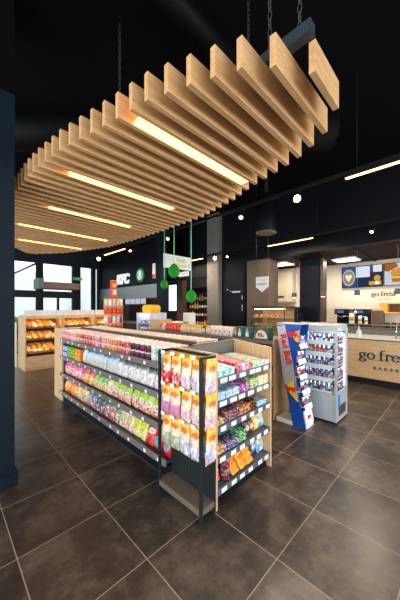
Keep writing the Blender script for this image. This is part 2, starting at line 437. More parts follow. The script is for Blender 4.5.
# further shop fronts
struct('column_pylon', MB().box(5.1, 5.32, 6.86, 7.12, 0, H), NAVY)
struct('wall_frontage', MB().box(5.1, 5.3, 7.12, 11.42, 2.47, H), flat((12, 16, 21), 0.5, name='shop_fascia_dark'))
struct('wall_frontage_side', MB().box(6.5, 6.7, 6.12, 11.42, 2.7, H), flat((16, 20, 28), 0.5, name='side_fascia_dark'))
struct('wall_shop_back', MB().box(8.6, 8.8, 5.4, 10.3, 0, H).box(8.6, 8.8, 11.16, 11.42, 0, H).box(8.6, 8.8, 10.3, 11.16, 0, 1.45).box(8.6, 8.8, 10.3, 11.16, 2.9, H)
       .box(5.1, 8.8, 11.42, 11.6, 0, H), flat((62, 58, 56), 0.7, name='shop_back_wall'))
window_bay('y', 10.3, 11.16, 8.7, 1.45, 2.9)
struct('wall_kitchen', MB().box(6.55, 6.65, 9.1, 11.4, 0, 2.6), flat((52, 42, 36), 0.6, name='kitchen_back_wall'))
struct('ceiling_kitchen', MB().box(5.3, 6.5, 9.0, 11.4, 2.3, 2.36), wood((176, 112, 52), (140, 84, 36), 'y', name='orange_ceiling_wood'))
# shutter box above the first shop opening
sh_ = MB()
for i in range(6): sh_.box(5.13, 5.16, 7.14, 11.4, 2.0 + i*0.075, 2.06 + i*0.075)
sh_.box(5.16, 5.2, 7.14, 11.4, 1.99, 2.46)
tag(sh_.build('roller_shutter', flat((142, 150, 150), 0.35, 0.5, name='shutter_metal')), 'grey slatted roller shutter half lowered under the dark shop fascia', 'shutter')

# outside: paved forecourt, hedge, pale buildings
struct('ground_outside', MB().box(-30, 40, 11.6, 70, -0.3, -0.12), flat((170, 168, 162), 0.8, name='pale_paving'))
ho = struct('building_outside', MB().box(-6, 3.1, 26, 34, 0, 9).box(3.4, 9, 30, 38, 0, 5.2).box(12, 22, 30, 40, 0, 8), flat((238, 240, 236), 0.8, var=0.03, name='pale_render'))
mm = MB()
for x in (-3, -0.5, 2.0):
    for z in (1.5, 4.3): mm.box(x - 0.7, x + 0.7, 25.9, 26, z, z + 1.7)
mm.build('pane', flat((196, 216, 226), 0.2, name='pale_pane'), ho)
hm = MB()
for i in range(34): hm.blob((-5 + i*0.36, 17.5 + R.uniform(-.3, .3), 0.55 + R.uniform(-.1, .15)), (0.42, 0.5, 0.62 + R.uniform(0, .25)), 8, 6, jit=0.15)
hd = hm.build('hedge', flat((120, 132, 50), 0.8, var=0.4, scale=5, name='hedge_green')); hd['kind'] = 'stuff'
tag(hd, 'olive green hedge growing outside behind the far window', 'hedge')

# ---------------------------------------------------------------- slatted timber canopy
HH = 1.26
LT = [(.464,1.122),(.56,.987),(.658,.898),(.766,.8455),(.87,.799),(.977,.7527),(1.074,.7116),(1.19,.687),(1.307,.664),(1.81,.549),(2.007,.521),(2.2,.494),(2.417,.477),(3,.465),(3.6,.49),(4.2,.56),(4.8,.68),(5.2,.85),(5.6,1.12)]
RT = [(.464,1.42),(.55,1.552),(.655,1.626),(.761,1.691),(1.0,1.77),(1.239,1.83),(1.53,1.951),(2.04,2.07),(2.45,2.075),(2.93,2.073),(3.48,2.053),(4.12,2.0),(4.72,1.8),(5.2,1.62),(5.6,1.3)]
def interp(t, y):
    for (a, p), (b, q) in zip(t, t[1:]):
        if a <= y <= b: return p + (q - p) * (y - a) / (b - a)
    return t[0][1] if y < t[0][0] else t[-1][1]
ZB = 1.64 + HH; ZT = ZB + 0.17
canopy = thing('timber_canopy', 'large rounded canopy of parallel pale timber slats hung from black ceiling', 'ceiling canopy', (1.7, 3.6, ZB))
ox, oy = 1.7, 3.6
ys = [0.464 + 0.1045*i for i in range(50)]
for y in ys:
    x0, x1 = interp(LT, y) * HH, interp(RT, y) * HH
    MB().box(x0 - ox, x1 - ox, y*HH - oy - 0.036, y*HH - oy, 0, 0.17, c=0.0015).build('slat', SLAT, canopy)
LED = glow((255, 181, 92), 7.5, 'warm_led')
for k, (xa, xb) in enumerate(((.76, 1.74), (.70, 1.68), (.79, 1.68), (.69, 1.78), (.84, 1.72))):
    i = 7 + 8*k; yc = ys[i]*HH + 0.0005; y2 = ys[i+1]*HH - 0.0365
    st = MB().box(xa*HH - ox, xb*HH - ox, yc - oy, y2 - oy, 0.004, 0.03).build('led_strip', LED, canopy)
for x, ya in ((1.38, 0.55), (2.18, 1.0)):
    MB().box(x - 0.03 - ox, x + 0.03 - ox, ya - oy, 6.6 - oy, 0.17, 0.235).build('carrier_rail', flat((44, 54, 62), 0.45, name='carrier_steel'), canopy)
def chain(x, y, z0, z1):
    m = MB(); n = int((z1 - z0) / 0.05); st = (z1 - z0) / n
    for i in range(n):
        z = z0 + st*i; a = 0.012; pts = []
        for q in range(9):
            t = 2*PI*q/8; u = a*math.cos(t); v = (st*0.62)*math.sin(t)
            pts.append((x + (u if i % 2 else 0), y + (0 if i % 2 else u), z + st/2 + v))
        m.path(pts, 0.0035, 4)
    return m
for x, y in ((1.38, 0.62), (1.38, 0.8), (1.38, 2.6), (2.18, 1.5), (2.18, 2.6), (1.38, 4.6), (2.18, 4.6), (1.38, 6.2)):
    chain(x - ox, y - oy, 0.235, H - ZB).build('chain', STEEL, canopy)

# ---------------------------------------------------------------- ducts, beams
tag(MB().tube((-3, 8.6, 4.3), (4.2, 1.4, 4.3), 0.26, 18).build('air_duct', flat((7, 8, 10), 0.6, name='black_duct')), 'black round air duct running under the black ceiling above canopy', 'duct')
tag(MB().tube((0.6, 1.9, 4.5), (2.9, 1.9, 4.5), 0.10, 14).build('air_duct', flat((7, 8, 10), 0.6)), 'thin black pipe crossing the ceiling behind the front slats', 'duct')
dd = thing('ceiling_diffuser', 'black drum air diffuser hanging from ceiling near the bakery fascia', 'air diffuser', (4.82, 2.88, 3.2))
MB().lathe([(0.2, 0.0), (0.21, 0.02), (0.21, 0.75), (0.05, 0.78)], 24).tube((0, 0, 0.78), (0, 0, H - 3.2), 0.04).build('drum', flat((13, 15, 20), 0.45, name='drum_black'), dd)
MB().lathe([(0.12, -0.012), (0.2, -0.012), (0.212, 0.0), (0.2, 0.012), (0.12, 0.0)], 24).build('rim', flat((120, 104, 92), 0.4, name='drum_rim'), dd)

# ---------------------------------------------------------------- light tracks, spots
def cable(m, x, y, z0, z1): m.tube((x, y, z0), (x, y, z1), 0.006, 5)
TR = []
def track(x, y0, y1, z, label, cabs):
    t = thing('lighting_track', label, 'lighting track', (x, y0, z))
    MB().box(-0.02, 0.02, 0, y1 - y0, -0.02, 0.02).build('rail', BLACK, t)
    for c in cabs: MB().tube((0, c - y0, 0.02), (0, c - y0, H - z), 0.005, 5).build('cable', BLACK, t)
track(3.47, -1.5, 8.4, 3.26, 'long black lighting track hanging beside the timber canopy', (0.87, 2.9, 5.4, 7.6))
track(5.88, -1.5, 9.0, 3.26, 'black lighting track hanging in front of the bakery fascia', (0.3, 2.25, 4.0, 6.6))
track(1.9, 8.3, 11.2, 2.86, 'short black lighting track hanging in front of far left window', (8.7, 10.6))
LAMP = glow((255, 196, 120), 6.5, 'linear_led'); SPOTG = glow((255, 205, 140), 60.0, 'spot_bulb'); SPOTD = glow((255, 190, 110), 14.0, 'spot_bulb_soft')
def linear(x, y0, y1, z, label):
    t = thing('linear_lamp', label, 'lamp', (x, y0, z), group='linear lamps on the tracks')
    MB().box(-0.022, 0.022, 0, y1 - y0, 0.0, 0.04, c=0.004).build('housing', BLACK, t)
    MB().box(-0.018, 0.018, 0.01, y1 - y0 - 0.01, -0.012, 0.0).build('diffuser', LAMP, t)
linear(3.47, -0.6, 1.0, 3.20, 'glowing warm linear lamp high at right, nearest the viewer')
linear(5.88, 2.33, 3.47, 3.20, 'glowing linear lamp in front of bakery fascia, right of drum diffuser')
linear(3.47, 6.25, 7.45, 3.20, 'glowing linear lamp beyond the canopy, above the shop lettering')
linear(5.88, 5.75, 7.4, 3.20, 'glowing linear lamp behind the hanging white sign')
def spot(x, y, z, d, label, bright, power=0, size=70):
    t = thing('track_spotlight', label, 'spotlight', (x, y, z), group='spotlights on the tracks')
    d = Vector(d).normalized(); p = Vector((0, 0, -0.09))
    MB().box(-0.02, 0.02, -0.05, 0.05, -0.035, 0.0).tube((0, 0, -0.03), p, 0.008, 6).build('stem', BLACK, t)
    hr = 0.052 if bright else 0.036
    MB().tube(p - d*0.06, p + d*0.07, hr, 12).build('lamp_head', BLACK, t)
    MB().tube(p + d*0.07, p + d*0.074, hr*0.86, 12).build('bulb', SPOTG if bright else SPOTD, t)
    if power:
        l = bpy.data.lights.new('spot_light', 'SPOT'); l.energy = power; l.spot_size = math.radians(size); l.spot_blend = 0.7
        l.color = (1.0, 0.86, 0.70); l.shadow_soft_size = 0.05
        o = bpy.data.objects.new('spot_light', l); COL.objects.link(o); o.location = Vector((x, y, z)) + p + d*0.09
        o.rotation_euler = d.to_track_quat('-Z', 'Y').to_euler()
spot(3.47, 1.6, 3.24, (-0.75, -0.45, -0.55), 'dazzling spotlight just right of the canopy slats', True, 150)
spot(3.47, 2.52, 3.24, (-0.5, -0.2, -0.8), 'small spotlight under the canopy edge, left of the drum diffuser', False, 150)
spot(3.47, 7.8, 3.24, (-0.6, -0.7, -0.4), 'bright spotlight at far end of the track by the left windows', True, 30)
spot(3.47, 6.0, 3.24, (-0.2, -0.5, -0.8), 'small spotlight beside the linear lamp above the shop lettering', False, 30)
spot(5.88, 5.26, 3.24, (-0.6, -0.6, -0.35), 'dazzling spotlight in front of the concrete column', True, 100)
spot(5.88, 4.78, 3.24, (-0.5, -0.5, -0.6), 'smaller glowing spotlight right of the dazzling one by column', False, 20)
spot(5.88, 1.21, 3.24, (-0.5, 0.1, -0.8), 'small spotlight on the dark fascia, beneath the right linear lamp', False, 130)
spot(3.47, 4.4, 3.24, (-0.7, -0.2, -0.75), 'added spotlight above the hanging green paper eggs', False, 130)  # track spot added to brighten the tubs on the shelving top

def area(loc, target, sx, sy, power, color=(1, 1, 1)):
    l = bpy.data.lights.new('daylight_fill', 'AREA'); l.shape = 'RECTANGLE'; l.size = sx; l.size_y = sy; l.energy = power; l.color = color
    o = bpy.data.objects.new('daylight_fill', l); COL.objects.link(o); o.location = loc
    o.rotation_euler = (Vector(target) - Vector(loc)).to_track_quat('-Z', 'Y').to_euler()
    return o
area((-4.3, 3.0, 1.9), (0, 3.0, 1.9), 14.0, 3.1, 540, (0.98, 0.985, 1.0))  # area lamps added outside those fronts to stand in for daylight
area((4.0, -5.3, 1.9), (4.0, 0, 1.9), 15.0, 3.1, 540, (0.98, 0.985, 1.0))
# ---------------------------------------------------------------- packaging shapes
def pouch(wd, ht, dp, seal=0.012, nx=8, nz=10, jag=True, slump=0.0):
    """pillow pack: swollen in the middle, flat crimped seals at top and bottom; front is -y, base at z=0"""
    m = MB(); vs = []; fs = []
    def th(u, v):
        s_ = max(0.0, 1 - abs(2*u-1)**3.2) ** 0.6; vv = v ** (1 + slump)
        t_ = max(0.0, 1 - abs(2*(v**(1 - 0.25*slump))-1)**2.6) ** 0.6
        return s_ * t_
    for side in (-1, 1):
        for j in range(nz + 1):
            v = j / nz
            for i in range(nx + 1):
                u = i / nx; t = th(u, v); pinch = 1 - 0.07 * t
                wob = 0.008 * math.sin(7*u + 5*v*side) * t
                vs.append(((u - 0.5) * wd * pinch, side * (dp/2 * t + 0.0008) + wob, seal*0.0 + v * ht))
    k = (nx+1)*(nz+1)
    for s_ in range(2):
        for j in range(nz):
            for i in range(nx):
                a = s_*k + j*(nx+1) + i; q = [a, a+1, a+nx+2, a+nx+1]
                fs.append(q if s_ == 0 else q[::-1])
    rim = []
    for j in range(nz): rim += [(j*(nx+1), (j+1)*(nx+1)), ((j+1)*(nx+1)+nx, j*(nx+1)+nx)]
    for i in range(nx): rim += [(i+1, i), (nz*(nx+1)+i, nz*(nx+1)+i+1)]
    for a, b in rim: fs.append([a, b, b + k, a + k])
    m.add(vs, fs, 0, True); return m
def bar(wd, ln, ht):
    """flow-wrapped bar lying along y: rounded body, flat serrated ends"""
    m = MB(); vs = []; fs = []; n = 8; ysn = [-.5, -.46, -.44, -.3, 0, .3, .44, .46, .5]
    for y in ysn:
        e = abs(y) > 0.45; hh = 0.12 if e else (0.75 if abs(y) > .43 else 1.0)
        for i in range(n):
            t = 2*PI*(i+.5)/n; cx = math.copysign(abs(math.cos(t))**0.5, math.cos(t)); cz = math.copysign(abs(math.sin(t))**0.5, math.sin(t))
            vs.append((cx*wd/2, y*ln, ht/2 + cz*ht/2*hh))
    k = len(ysn)
    for j in range(k-1):
        for i in range(n): fs.append((j*n+i, j*n+(i+1) % n, (j+1)*n+(i+1) % n, (j+1)*n+i))
    fs += [tuple(range(n))[::-1], tuple(range((k-1)*n, k*n))]
    return m.add(vs, fs, 0, True)

def simple(name, mb_fn, mats):
    return lambda: mb_fn().build(name, mats)

# ---------------------------------------------------------------- long gondola
TAG = PAPER
gond = thing('gondola_shelving', 'long double-sided grey shelving unit filled with sweets, between oak end panels', 'shelving unit', (1.57, 1.95, 0))
GX, GY0, GY1 = 1.57, 1.95, 4.96; GL = GY1 - GY0
MB().box(0.0, 0.02, 0.0, GL, 0.0, 0.13).box(0.84, 0.86, 0.0, GL, 0, 0.13).build('kick_plate', BLACK, gond)
MB().box(0.40, 0.46, 0.0, GL, 0.0, 1.17).build('back_panel', flat((52, 54, 56), 0.5, name='shelf_back_grey'), gond)
MB().box(0.285, 0.335, 0.0, GL, 1.255, 1.292, c=0.004).box(0.30, 0.32, 0.0, GL, 1.09, 1.255).build('top_cover', wood((84, 64, 50), (54, 40, 32), 'y', name='brown_top'), gond)
LZ = [(0.20, -0.065), (0.505, -0.055), (0.80, -0.05), (1.09, -0.05)]
def shelf_unit(root, z, x0, x1, ln, ntag, deck, rail, tagm=TAG):
    s_ = MB().box(x0, x1, 0.0, ln, z - 0.02, z, c=0.003).build('shelf', deck, root)
    MB().box(x0 - 0.012, x0, 0.0, ln, z - 0.042, z + 0.022, c=0.002).build('price_rail', rail, s_)
    for i in range(ntag):
        y = ln*(i + 0.5 + R.uniform(-.18, .18))/ntag
        MB().box(x0 - 0.0145, x0 - 0.0125, y - 0.019, y + 0.019, z - 0.030, z + 0.004).build('price_tag', tagm, s_)
    return s_
for z, x0 in LZ: shelf_unit(gond, z, x0, 0.40, GL, 12, flat((84, 82, 84), 0.4, 0.2, name='shelf_deck'), RAIL)
s_ = MB().box(0.46, 0.90, 0.0, GL, 1.07, 1.09).build('shelf', flat((84, 82, 84), 0.4, 0.2), gond)

# --- top shelf: tubs of sweets, two high, three deep at the top
SW = {
 'pink': spots([(232, 120, 130), (214, 60, 80), (245, 190, 190), (240, 150, 120)], 9, name='pink_sweets'),
 'red': spots([(196, 42, 52), (150, 26, 40), (226, 110, 80), (240, 180, 170)], 9, name='red_sweets'),
 'maroon': spots([(88, 30, 52), (60, 26, 50), (150, 60, 84), (40, 34, 60)], 9, name='dark_berry_sweets'),
 'orange': spots([(236, 120, 50), (240, 170, 90), (214, 80, 60), (250, 214, 170)], 9, name='orange_sweets'),
 'mint': spots([(176, 220, 196), (214, 236, 220), (130, 196, 170), (240, 245, 240)], 9, name='mint_sweets'),
 'clear': spots([(236, 206, 206), (230, 170, 176), (246, 230, 226), (220, 140, 140)], 9, name='pale_sweets'),
 'gold': spots([(226, 190, 120), (240, 220, 180), (200, 150, 80), (246, 238, 226)], 9, name='golden_sweets')}
LID = flat((246, 228, 225), 0.35, var=0.06, name='pale_lid'); LIDC = flat((226, 212, 192), 0.35, var=0.08, name='cream_lid')
def tub(sw, lid):
    def f():
        m = MB().lathe([(0.036, 0.0), (0.041, 0.004), (0.047, 0.074), (0.046, 0.076)], 14).build('sweets_tub', SW[sw])
        MB().lathe([(0.0475, 0.074), (0.048, 0.080), (0.045, 0.086), (0.039, 0.0865), (0.037, 0.082), (0.0, 0.0825)], 14, m=0).build('lid', lid, m)
        return m
    return f
def tubcol(i):
    if i < 4: return 'pink'
    if i < 6: return 'clear'
    if i < 8: return 'orange'
    if i < 12: return 'red'
    if i < 16: return 'clear' if i % 2 else 'pink'
    if i < 19: return 'orange'
    if i < 22: return 'red'
    if i < 26: return 'maroon'
    return 'mint'
CW = {'pink': 'pink', 'clear': 'pale pink', 'orange': 'orange', 'red': 'red', 'maroon': 'dark berry', 'mint': 'mint green', 'gold': 'golden'}
NT_ = 29; pit = (GL - 0.02) / NT_
for i in range(NT_):
    y = GY1 - 0.06 - pit*i; c = tubcol(i)
    for row, zz in ((0, 1.09), (1, 1.1755)):
        for dpt in range(1 if row == 0 else 3):
            lab = '%s sweets tub, %s of top shelf, %s from far oak panel' % (CW[c], ('lower front row', 'upper front row', 'upper middle row', 'upper rear row')[row + dpt if row else 0], ORD[i])
            put('tub_' + c, tub(c, LID), (1.575 + dpt*0.103, y, zz + 0.0), R.uniform(0, 6), lab, 'tub', 'sweets tubs on the top shelf')
        if row == 1:
            for dpt in (1, 2):   # the tubs these stand on
                lab = '%s sweets tub under the upper %s row, %s from far oak panel' % (CW[c], ('middle', 'rear')[dpt-1], ORD[i])
                put('tub_' + c, tub(c, LID), (1.575 + dpt*0.103, y, 1.09), R.uniform(0, 6), lab, 'tub', 'sweets tubs on the top shelf')
for i in range(27):
    for k in range(4):
        c = 'gold' if i > 18 and k < 2 else 'clear'
        put('ftub_' + c, tub(c, LIDC), (1.968 + k*0.104, GY1 - 0.1 - i*0.108, 1.191), 0, 'cream-lidded tub behind the brown top rail, %s row, %s from the far end' % (('front', 'second', 'third', 'rear')[k], ORD[i]), 'tub', 'cream-lidded tubs behind the top rail')
# raised plinth these stand on
MB().box(0.335, 0.88, 0.0, GL, 1.17, 1.19).box(0.85, 0.87, 0, GL, 1.09, 1.17).build('riser', flat((84, 82, 84), 0.4, 0.2), gond)

# --- second shelf
def carton(w_, h_, d_, mats, name='sweets_box', win=None):
    def f():
        m = MB().box(-w_/2, w_/2, -d_/2, d_/2, 0, h_, c=0.003)
        m.box(-w_/2 + 0.012, w_/2 - 0.012, -d_/2 - 0.0008, -d_/2, h_*0.25, h_*0.78, m=1)
        m.box(-w_/2 + 0.02, w_/2 - 0.02, -d_/2 - 0.0012, -d_/2, h_*0.42, h_*0.62, m=2)
        return m.build(name, mats)
    return f
BLUEB = flat((36, 104, 196), 0.35, name='blue_card'); GREENB = flat((128, 190, 36), 0.35, name='lime_card'); ORANGB = flat((240, 140, 30), 0.35, name='orange_card')
DKG = flat((50, 92, 30), 0.4, name='dark_green_print'); YEL = flat((246, 206, 50), 0.4, name='yellow_print'); RED = flat((214, 34, 36), 0.35, name='red_print')
yy = GY1 - 0.09
for nm, mats, cnt, w_ in (('blue', (BLUEB, PAPER, BLUEB), 2, 0.11), ('lime green', (GREENB, DKG, YEL), 3, 0.115), ('orange', (ORANGB, YEL, RED), 2, 0.115)):
    for i in range(cnt):
        for k in range(2):
            put('carton' + nm, carton(w_ - 0.006, 0.098, 0.12, mats), (1.60, yy, 0.80 + k*0.0985), -PI/2,
                '%s sweets box on the second shelf down, %s layer, %s from far panel' % (nm, ('lower', 'upper')[k], ORD[i] if nm != 'blue' else ORD[i]), 'box', 'small sweets boxes on the second shelf')
        yy -= w_
B = {
 'ice': bagmat('ice_blue_bag', (196, 220, 232), [(226, 206, 176), (210, 226, 232), (180, 204, 220), (240, 232, 220)], (238, 226, 204), 0.52, 9, (206, 150, 110), 0.34, (0.3, 0.2)),
 'grey': bagmat('grey_white_pouch', (128, 138, 128), [(206, 206, 204), (180, 184, 186), (226, 224, 220)], (250, 248, 246), 0.80, 7, (214, 120, 110), 0.42, (0.34, 0.3)),
 'magenta': bagmat('magenta_bag', (206, 36, 120), [(226, 60, 140), (246, 180, 200), (250, 226, 120), (180, 30, 100)], (250, 200, 210), 0.6, 8, (150, 30, 110), 0.4),
 'pinkred': bagmat('pink_red_bag', (232, 60, 110), [(226, 70, 60), (246, 150, 170), (250, 230, 220), (226, 40, 90)], (252, 226, 226), 0.62, 8, (206, 30, 60), 0.42),
 'warm': bagmat('red_yellow_bag', (214, 50, 60), [(246, 190, 50), (230, 90, 50), (250, 226, 180), (220, 40, 70)], (250, 214, 90), 0.66, 9),
 'greenmix': bagmat('green_topped_bag', (110, 184, 40), [(238, 190, 90), (226, 110, 80), (250, 226, 200), (150, 200, 70)], (250, 236, 190), 0.56, 9, (170, 60, 50), 0.42),
 'redwhite': bagmat('clear_red_bag', (236, 224, 206), [(250, 236, 226), (232, 70, 40), (246, 200, 180), (252, 244, 236)], None, 0.8, 7),
 'lime': bagmat('lime_bag', (164, 208, 34), [(240, 206, 180), (196, 60, 60), (246, 226, 206), (226, 150, 120)], (250, 240, 226), 0.56, 9, (120, 150, 60), 0.5, (0.3, 0.16)),
 'flame': bagmat('orange_red_bag', (232, 70, 30), [(246, 130, 40), (226, 50, 30), (250, 206, 130), (240, 96, 40)], (250, 196, 60), 0.74, 9),
 'yellowmix': bagmat('yellow_mixed_bag', (238, 196, 40), [(246, 206, 60), (70, 150, 190), (236, 120, 50), (250, 236, 200)], None, 0.72, 10),
 'bluemix': bagmat('blue_mixed_bag', (30, 110, 140), [(60, 170, 190), (250, 226, 190), (236, 150, 60), (40, 90, 150), (230, 90, 90)], None, 0.66, 10),
 'night': bagmat('dark_blue_bag', (24, 46, 74), [(200, 50, 60), (60, 110, 150), (240, 220, 200), (30, 60, 90)], None, 0.5, 9),
 'berry': bagmat('red_green_bag', (40, 110, 70), [(206, 40, 70), (236, 120, 140), (250, 220, 200), (60, 140, 70)], None, 0.74, 8),
 'teal': bagmat('teal_bag', (40, 140, 110), [(70, 180, 150), (246, 190, 180), (200, 60, 70), (250, 240, 226)], None, 0.6, 8),
 'peach': bagmat('peach_ring_bag', (240, 190, 170), [(250, 214, 196), (240, 160, 140), (252, 236, 226)], (150, 200, 90), 0.8, 8, (250, 226, 200), 0.52, (0.34, 0.24)),
 'limey': bagmat('lime_yellow_bag', (206, 214, 40), [(244, 226, 170), (220, 214, 70), (250, 244, 220)], (236, 232, 90), 0.6, 8, (120, 160, 40), 0.5, (0.34, 0.16)),
 'scarlet': bagmat('red_white_label_bag', (222, 36, 36), [(226, 50, 40), (240, 110, 60), (214, 30, 34)], (252, 246, 240), 0.6, 8, (220, 60, 60), 0.72, (0.42, 0.14)),
 'redblue': bagmat('red_bag_blue_ring', (216, 26, 36), [(222, 36, 40), (206, 20, 30)], (60, 190, 220), 0.5, 6, (226, 60, 50), 0.4, (0.38, 0.24)),
}
BN = {'ice': 'pale ice-blue bag', 'grey': 'grey-white pouch', 'magenta': 'magenta bag', 'pinkred': 'pink-red bag', 'warm': 'red and yellow bag', 'greenmix': 'green-topped bag',
      'redwhite': 'clear bag of red sweets', 'lime': 'lime green topped bag', 'flame': 'orange-red bag', 'yellowmix': 'yellow mixed-sweets bag', 'bluemix': 'blue mixed-sweets bag', 'night': 'dark blue bag',
      'berry': 'red and green bag', 'teal': 'teal bag', 'peach': 'peach bag with green ring', 'limey': 'lime-yellow bag', 'scarlet': 'scarlet bag with label', 'redblue': 'red bag with blue ring'}
def bagrow(kinds, y0, y1, z, x, ht, shelf, two=True, lean=0.16):
    n = len(kinds); p = (y0 - y1) / n; cnt = {}
    for i, k in enumerate(kinds):
        cnt[k] = cnt.get(k, 0) + 1
        for row in range(2 if two else 1):
            h_ = ht * R.uniform(0.95, 1.05)
            key = 'bag_%s_%.2f' % (k, ht)
            lab = '%s, %s, %s row, %s such from far end' % (BN[k], shelf, ('front', 'rear')[row], ORD[cnt[k]-1])
            o = put(key, simple('sweets_bag', lambda: pouch(p*1.0, ht, 0.062, slump=0.5), B[k]), (x + row*0.085, y0 - p*(i + .5) + R.uniform(-.006, .006), z + row*0.001 + 0.003),
                (-lean + R.uniform(-.06, .06), R.uniform(-.02, .02), -PI/2 + R.uniform(-.13, .13)), lab, 'sweets bag', 'sweets bags on ' + shelf)
            o.scale = (R.uniform(.95, 1.04), 1.0, h_/ht*R.uniform(.93, 1.05))
bagrow(['ice']*8 + ['grey']*8, yy + 0.05, GY0 + 0.02, 0.80, 1.585, 0.205, 'second shelf down')
bagrow(['magenta']*3 + ['pinkred']*2 + ['magenta'] + ['warm']*2 + ['greenmix']*3 + ['redwhite']*1 + ['lime']*8, GY1 - 0.03, GY0 + 0.02, 0.505, 1.585, 0.215, 'third shelf down')
bagrow(['flame']*4 + ['yellowmix']*3 + ['bluemix']*2 + ['night']*2 + ['berry']*2 + ['teal'] + ['peach']*2 + ['limey']*2 + ['scarlet'] + ['redblue']*2, GY1 - 0.03, GY0 + 0.02, 0.20, 1.575, 0.215, 'bottom shelf', lean=0.28)

# ---------------------------------------------------------------- far end bay (only its panels and top show)
fe = thing('end_bay', 'oak-sided end bay with white top at far end of long shelving', 'shelving unit', (1.55, 4.98, 0))
MB().box(0.0, 0.022, 0.0, 0.44, 0, 1.275).build('side_panel', OAK, fe); MB().box(0.86, 0.882, 0.0, 0.44, 0, 1.275).build('side_panel', OAK, fe)
MB().box(0.022, 0.86, 0.0, 0.02, 0, 1.27).build('back_panel', OLIVE, fe)
for z in (0.15, 0.5, 0.85): MB().box(0.022, 0.86, 0.02, 0.42, z - 0.02, z).build('shelf', SLATE, fe)
MB().box(0.022, 0.86, 0.02, 0.46, 1.225, 1.26, c=0.004).build('top_cover', WHITE, fe)

# ---------------------------------------------------------------- near end bay
EX0, EX1, EY = 1.58, 2.45, 1.40
eb = thing('end_bay', 'oak-sided end bay of chocolate and gum facing right, nearest the viewer', 'shelving unit', (EX0, EY, 0))
W_ = EX1 - EX0
MB().prism([(0, 0), (0.5, 0), (0.5, 1.275), (0, 1.27)], 0.0, 0.022, 'yz').build('side_panel', OAK, eb)
MB().prism([(0, 0.0), (0.5, 0.0), (0.5, 1.28), (0, 1.235)], W_ - 0.022, W_, 'yz').build('side_panel', OAK, eb)
MB().box(0.022, W_ - 0.022, 0.47, 0.5, 0.0, 1.262).build('back_panel', OLIVE, eb)
MB().box(0.2, W_ - 0.022, 0.465, 0.51, 1.262, 1.278, c=0.003).build('top_lip', wood((112, 92, 76), (78, 62, 50), 'x', name='brown_lip'), eb)
MB().box(0.022, W_ - 0.022, 0.05, 0.07, 0.0, 0.12).build('kick_plate', BLACK, eb)
EZ = [(0.145, 0.0), (0.405, 0.0), (0.655, 0.0), (0.863, 0.0), (1.055, 0.0)]
TILT = 0.07
for z, o_ in EZ:
    x0, x1 = 0.024, W_ - 0.024
    s_ = MB().prism([(0.012, z - 0.018), (0.46, z - 0.018 + 0.03), (0.46, z + 0.03), (0.012, z)], x0, x1, 'yz').build('shelf', SLATE, eb)
    MB().box(x0, x1, 0.0, 0.012, z - 0.04, z + 0.014, c=0.002).build('price_rail', SLATE, s_)
    nt = 6
    for i in range(nt):
        x = x0 + (x1 - x0)*(i + 0.5 + R.uniform(-.15, .15))/nt
        hw = 0.045 if z > 0.8 else 0.034
        MB().box(x - hw, x + hw, -0.002, -0.0005, z - 0.034, z + 0.004).build('price_tag', PAPER, s_)
def ez(z, y): return z + 0.001 + (y - 0.012) * 0.03/0.448
# top shelf: gum and mint packs in columns
def pack(cols, w_, d_, h_, name='gum_pack'):
    key = tuple(cols)
    mt = spots(cols, 5, 0.3, 'printed_pack')
    return lambda: MB().box(-w_/2, w_/2, -d_/2, d_/2, 0, h_, c=0.003).build(name, mt)
def grid(keybase, cols, xs, ys_, z, w_, d_, h_, layers, nm, shelf, catname, group, fn=None, rz=0.0, objname='gum_pack'):
    k = 0
    for a, x in enumerate(xs):
        for b_, y in enumerate(ys_):
            for l in range(layers):
                put(keybase, fn or pack(cols, w_, d_, h_, objname), (EX0 + x, EY + y, ez(z, y) + l*(h_ + 0.0008) + 0.0006), (TILT*0.95, 0, rz + R.uniform(-.02, .02)) if rz == 0 else rz,
                    '%s on %s, %s column, %s from front%s' % (nm, shelf, ORD[a], ORD[b_], (', ' + ('lower', 'upper', 'topmost')[l] if layers > 1 else '')), catname, group)
Z5 = 1.055; YS = [0.05 + 0.085*i for i in range(5)]
TEALC = [(226, 240, 240), (150, 214, 210), (200, 226, 232), (120, 196, 200)]
grid('gum_mint', TEALC, [0.075, 0.15, 0.225], YS, Z5, 0.066, 0.08, 0.068, 1, 'pale mint gum pack', 'top end-bay shelf', 'gum', 'gum packs on the near bay')
grid('gum_red', [(206, 36, 60), (226, 60, 90), (240, 200, 200)], [0.31, 0.345], YS, Z5, 0.03, 0.08, 0.082, 1, 'red gum pack', 'top end-bay shelf', 'gum', 'gum packs on the near bay')
grid('gum_lilac', [(196, 150, 206), (240, 190, 210), (170, 110, 180), (246, 236, 240)], [0.395, 0.45], YS, Z5, 0.05, 0.08, 0.07, 1, 'lilac gum pack', 'top end-bay shelf', 'gum', 'gum packs on the near bay')
grid('gum_orange', [(236, 90, 60), (250, 170, 120), (220, 60, 70)], [0.505], YS, Z5, 0.05, 0.08, 0.07, 1, 'orange-red gum pack', 'top end-bay shelf', 'gum', 'gum packs on the near bay')
grid('gum_aqua', [(170, 226, 220), (226, 244, 240), (110, 196, 190), (200, 230, 150)], [0.575, 0.64, 0.705], YS, Z5, 0.06, 0.08, 0.06, 1, 'aqua and white gum pack', 'top end-bay shelf', 'gum', 'gum packs on the near bay')
grid('gum_rose', [(246, 214, 220), (230, 160, 180), (250, 240, 240)], [0.775, 0.82], YS, Z5, 0.04, 0.08, 0.055, 1, 'pale rose gum pack', 'top end-bay shelf', 'gum', 'gum packs on the near bay')
Z4 = 0.863; Y4 = [0.075 + 0.13*i for i in range(3)]
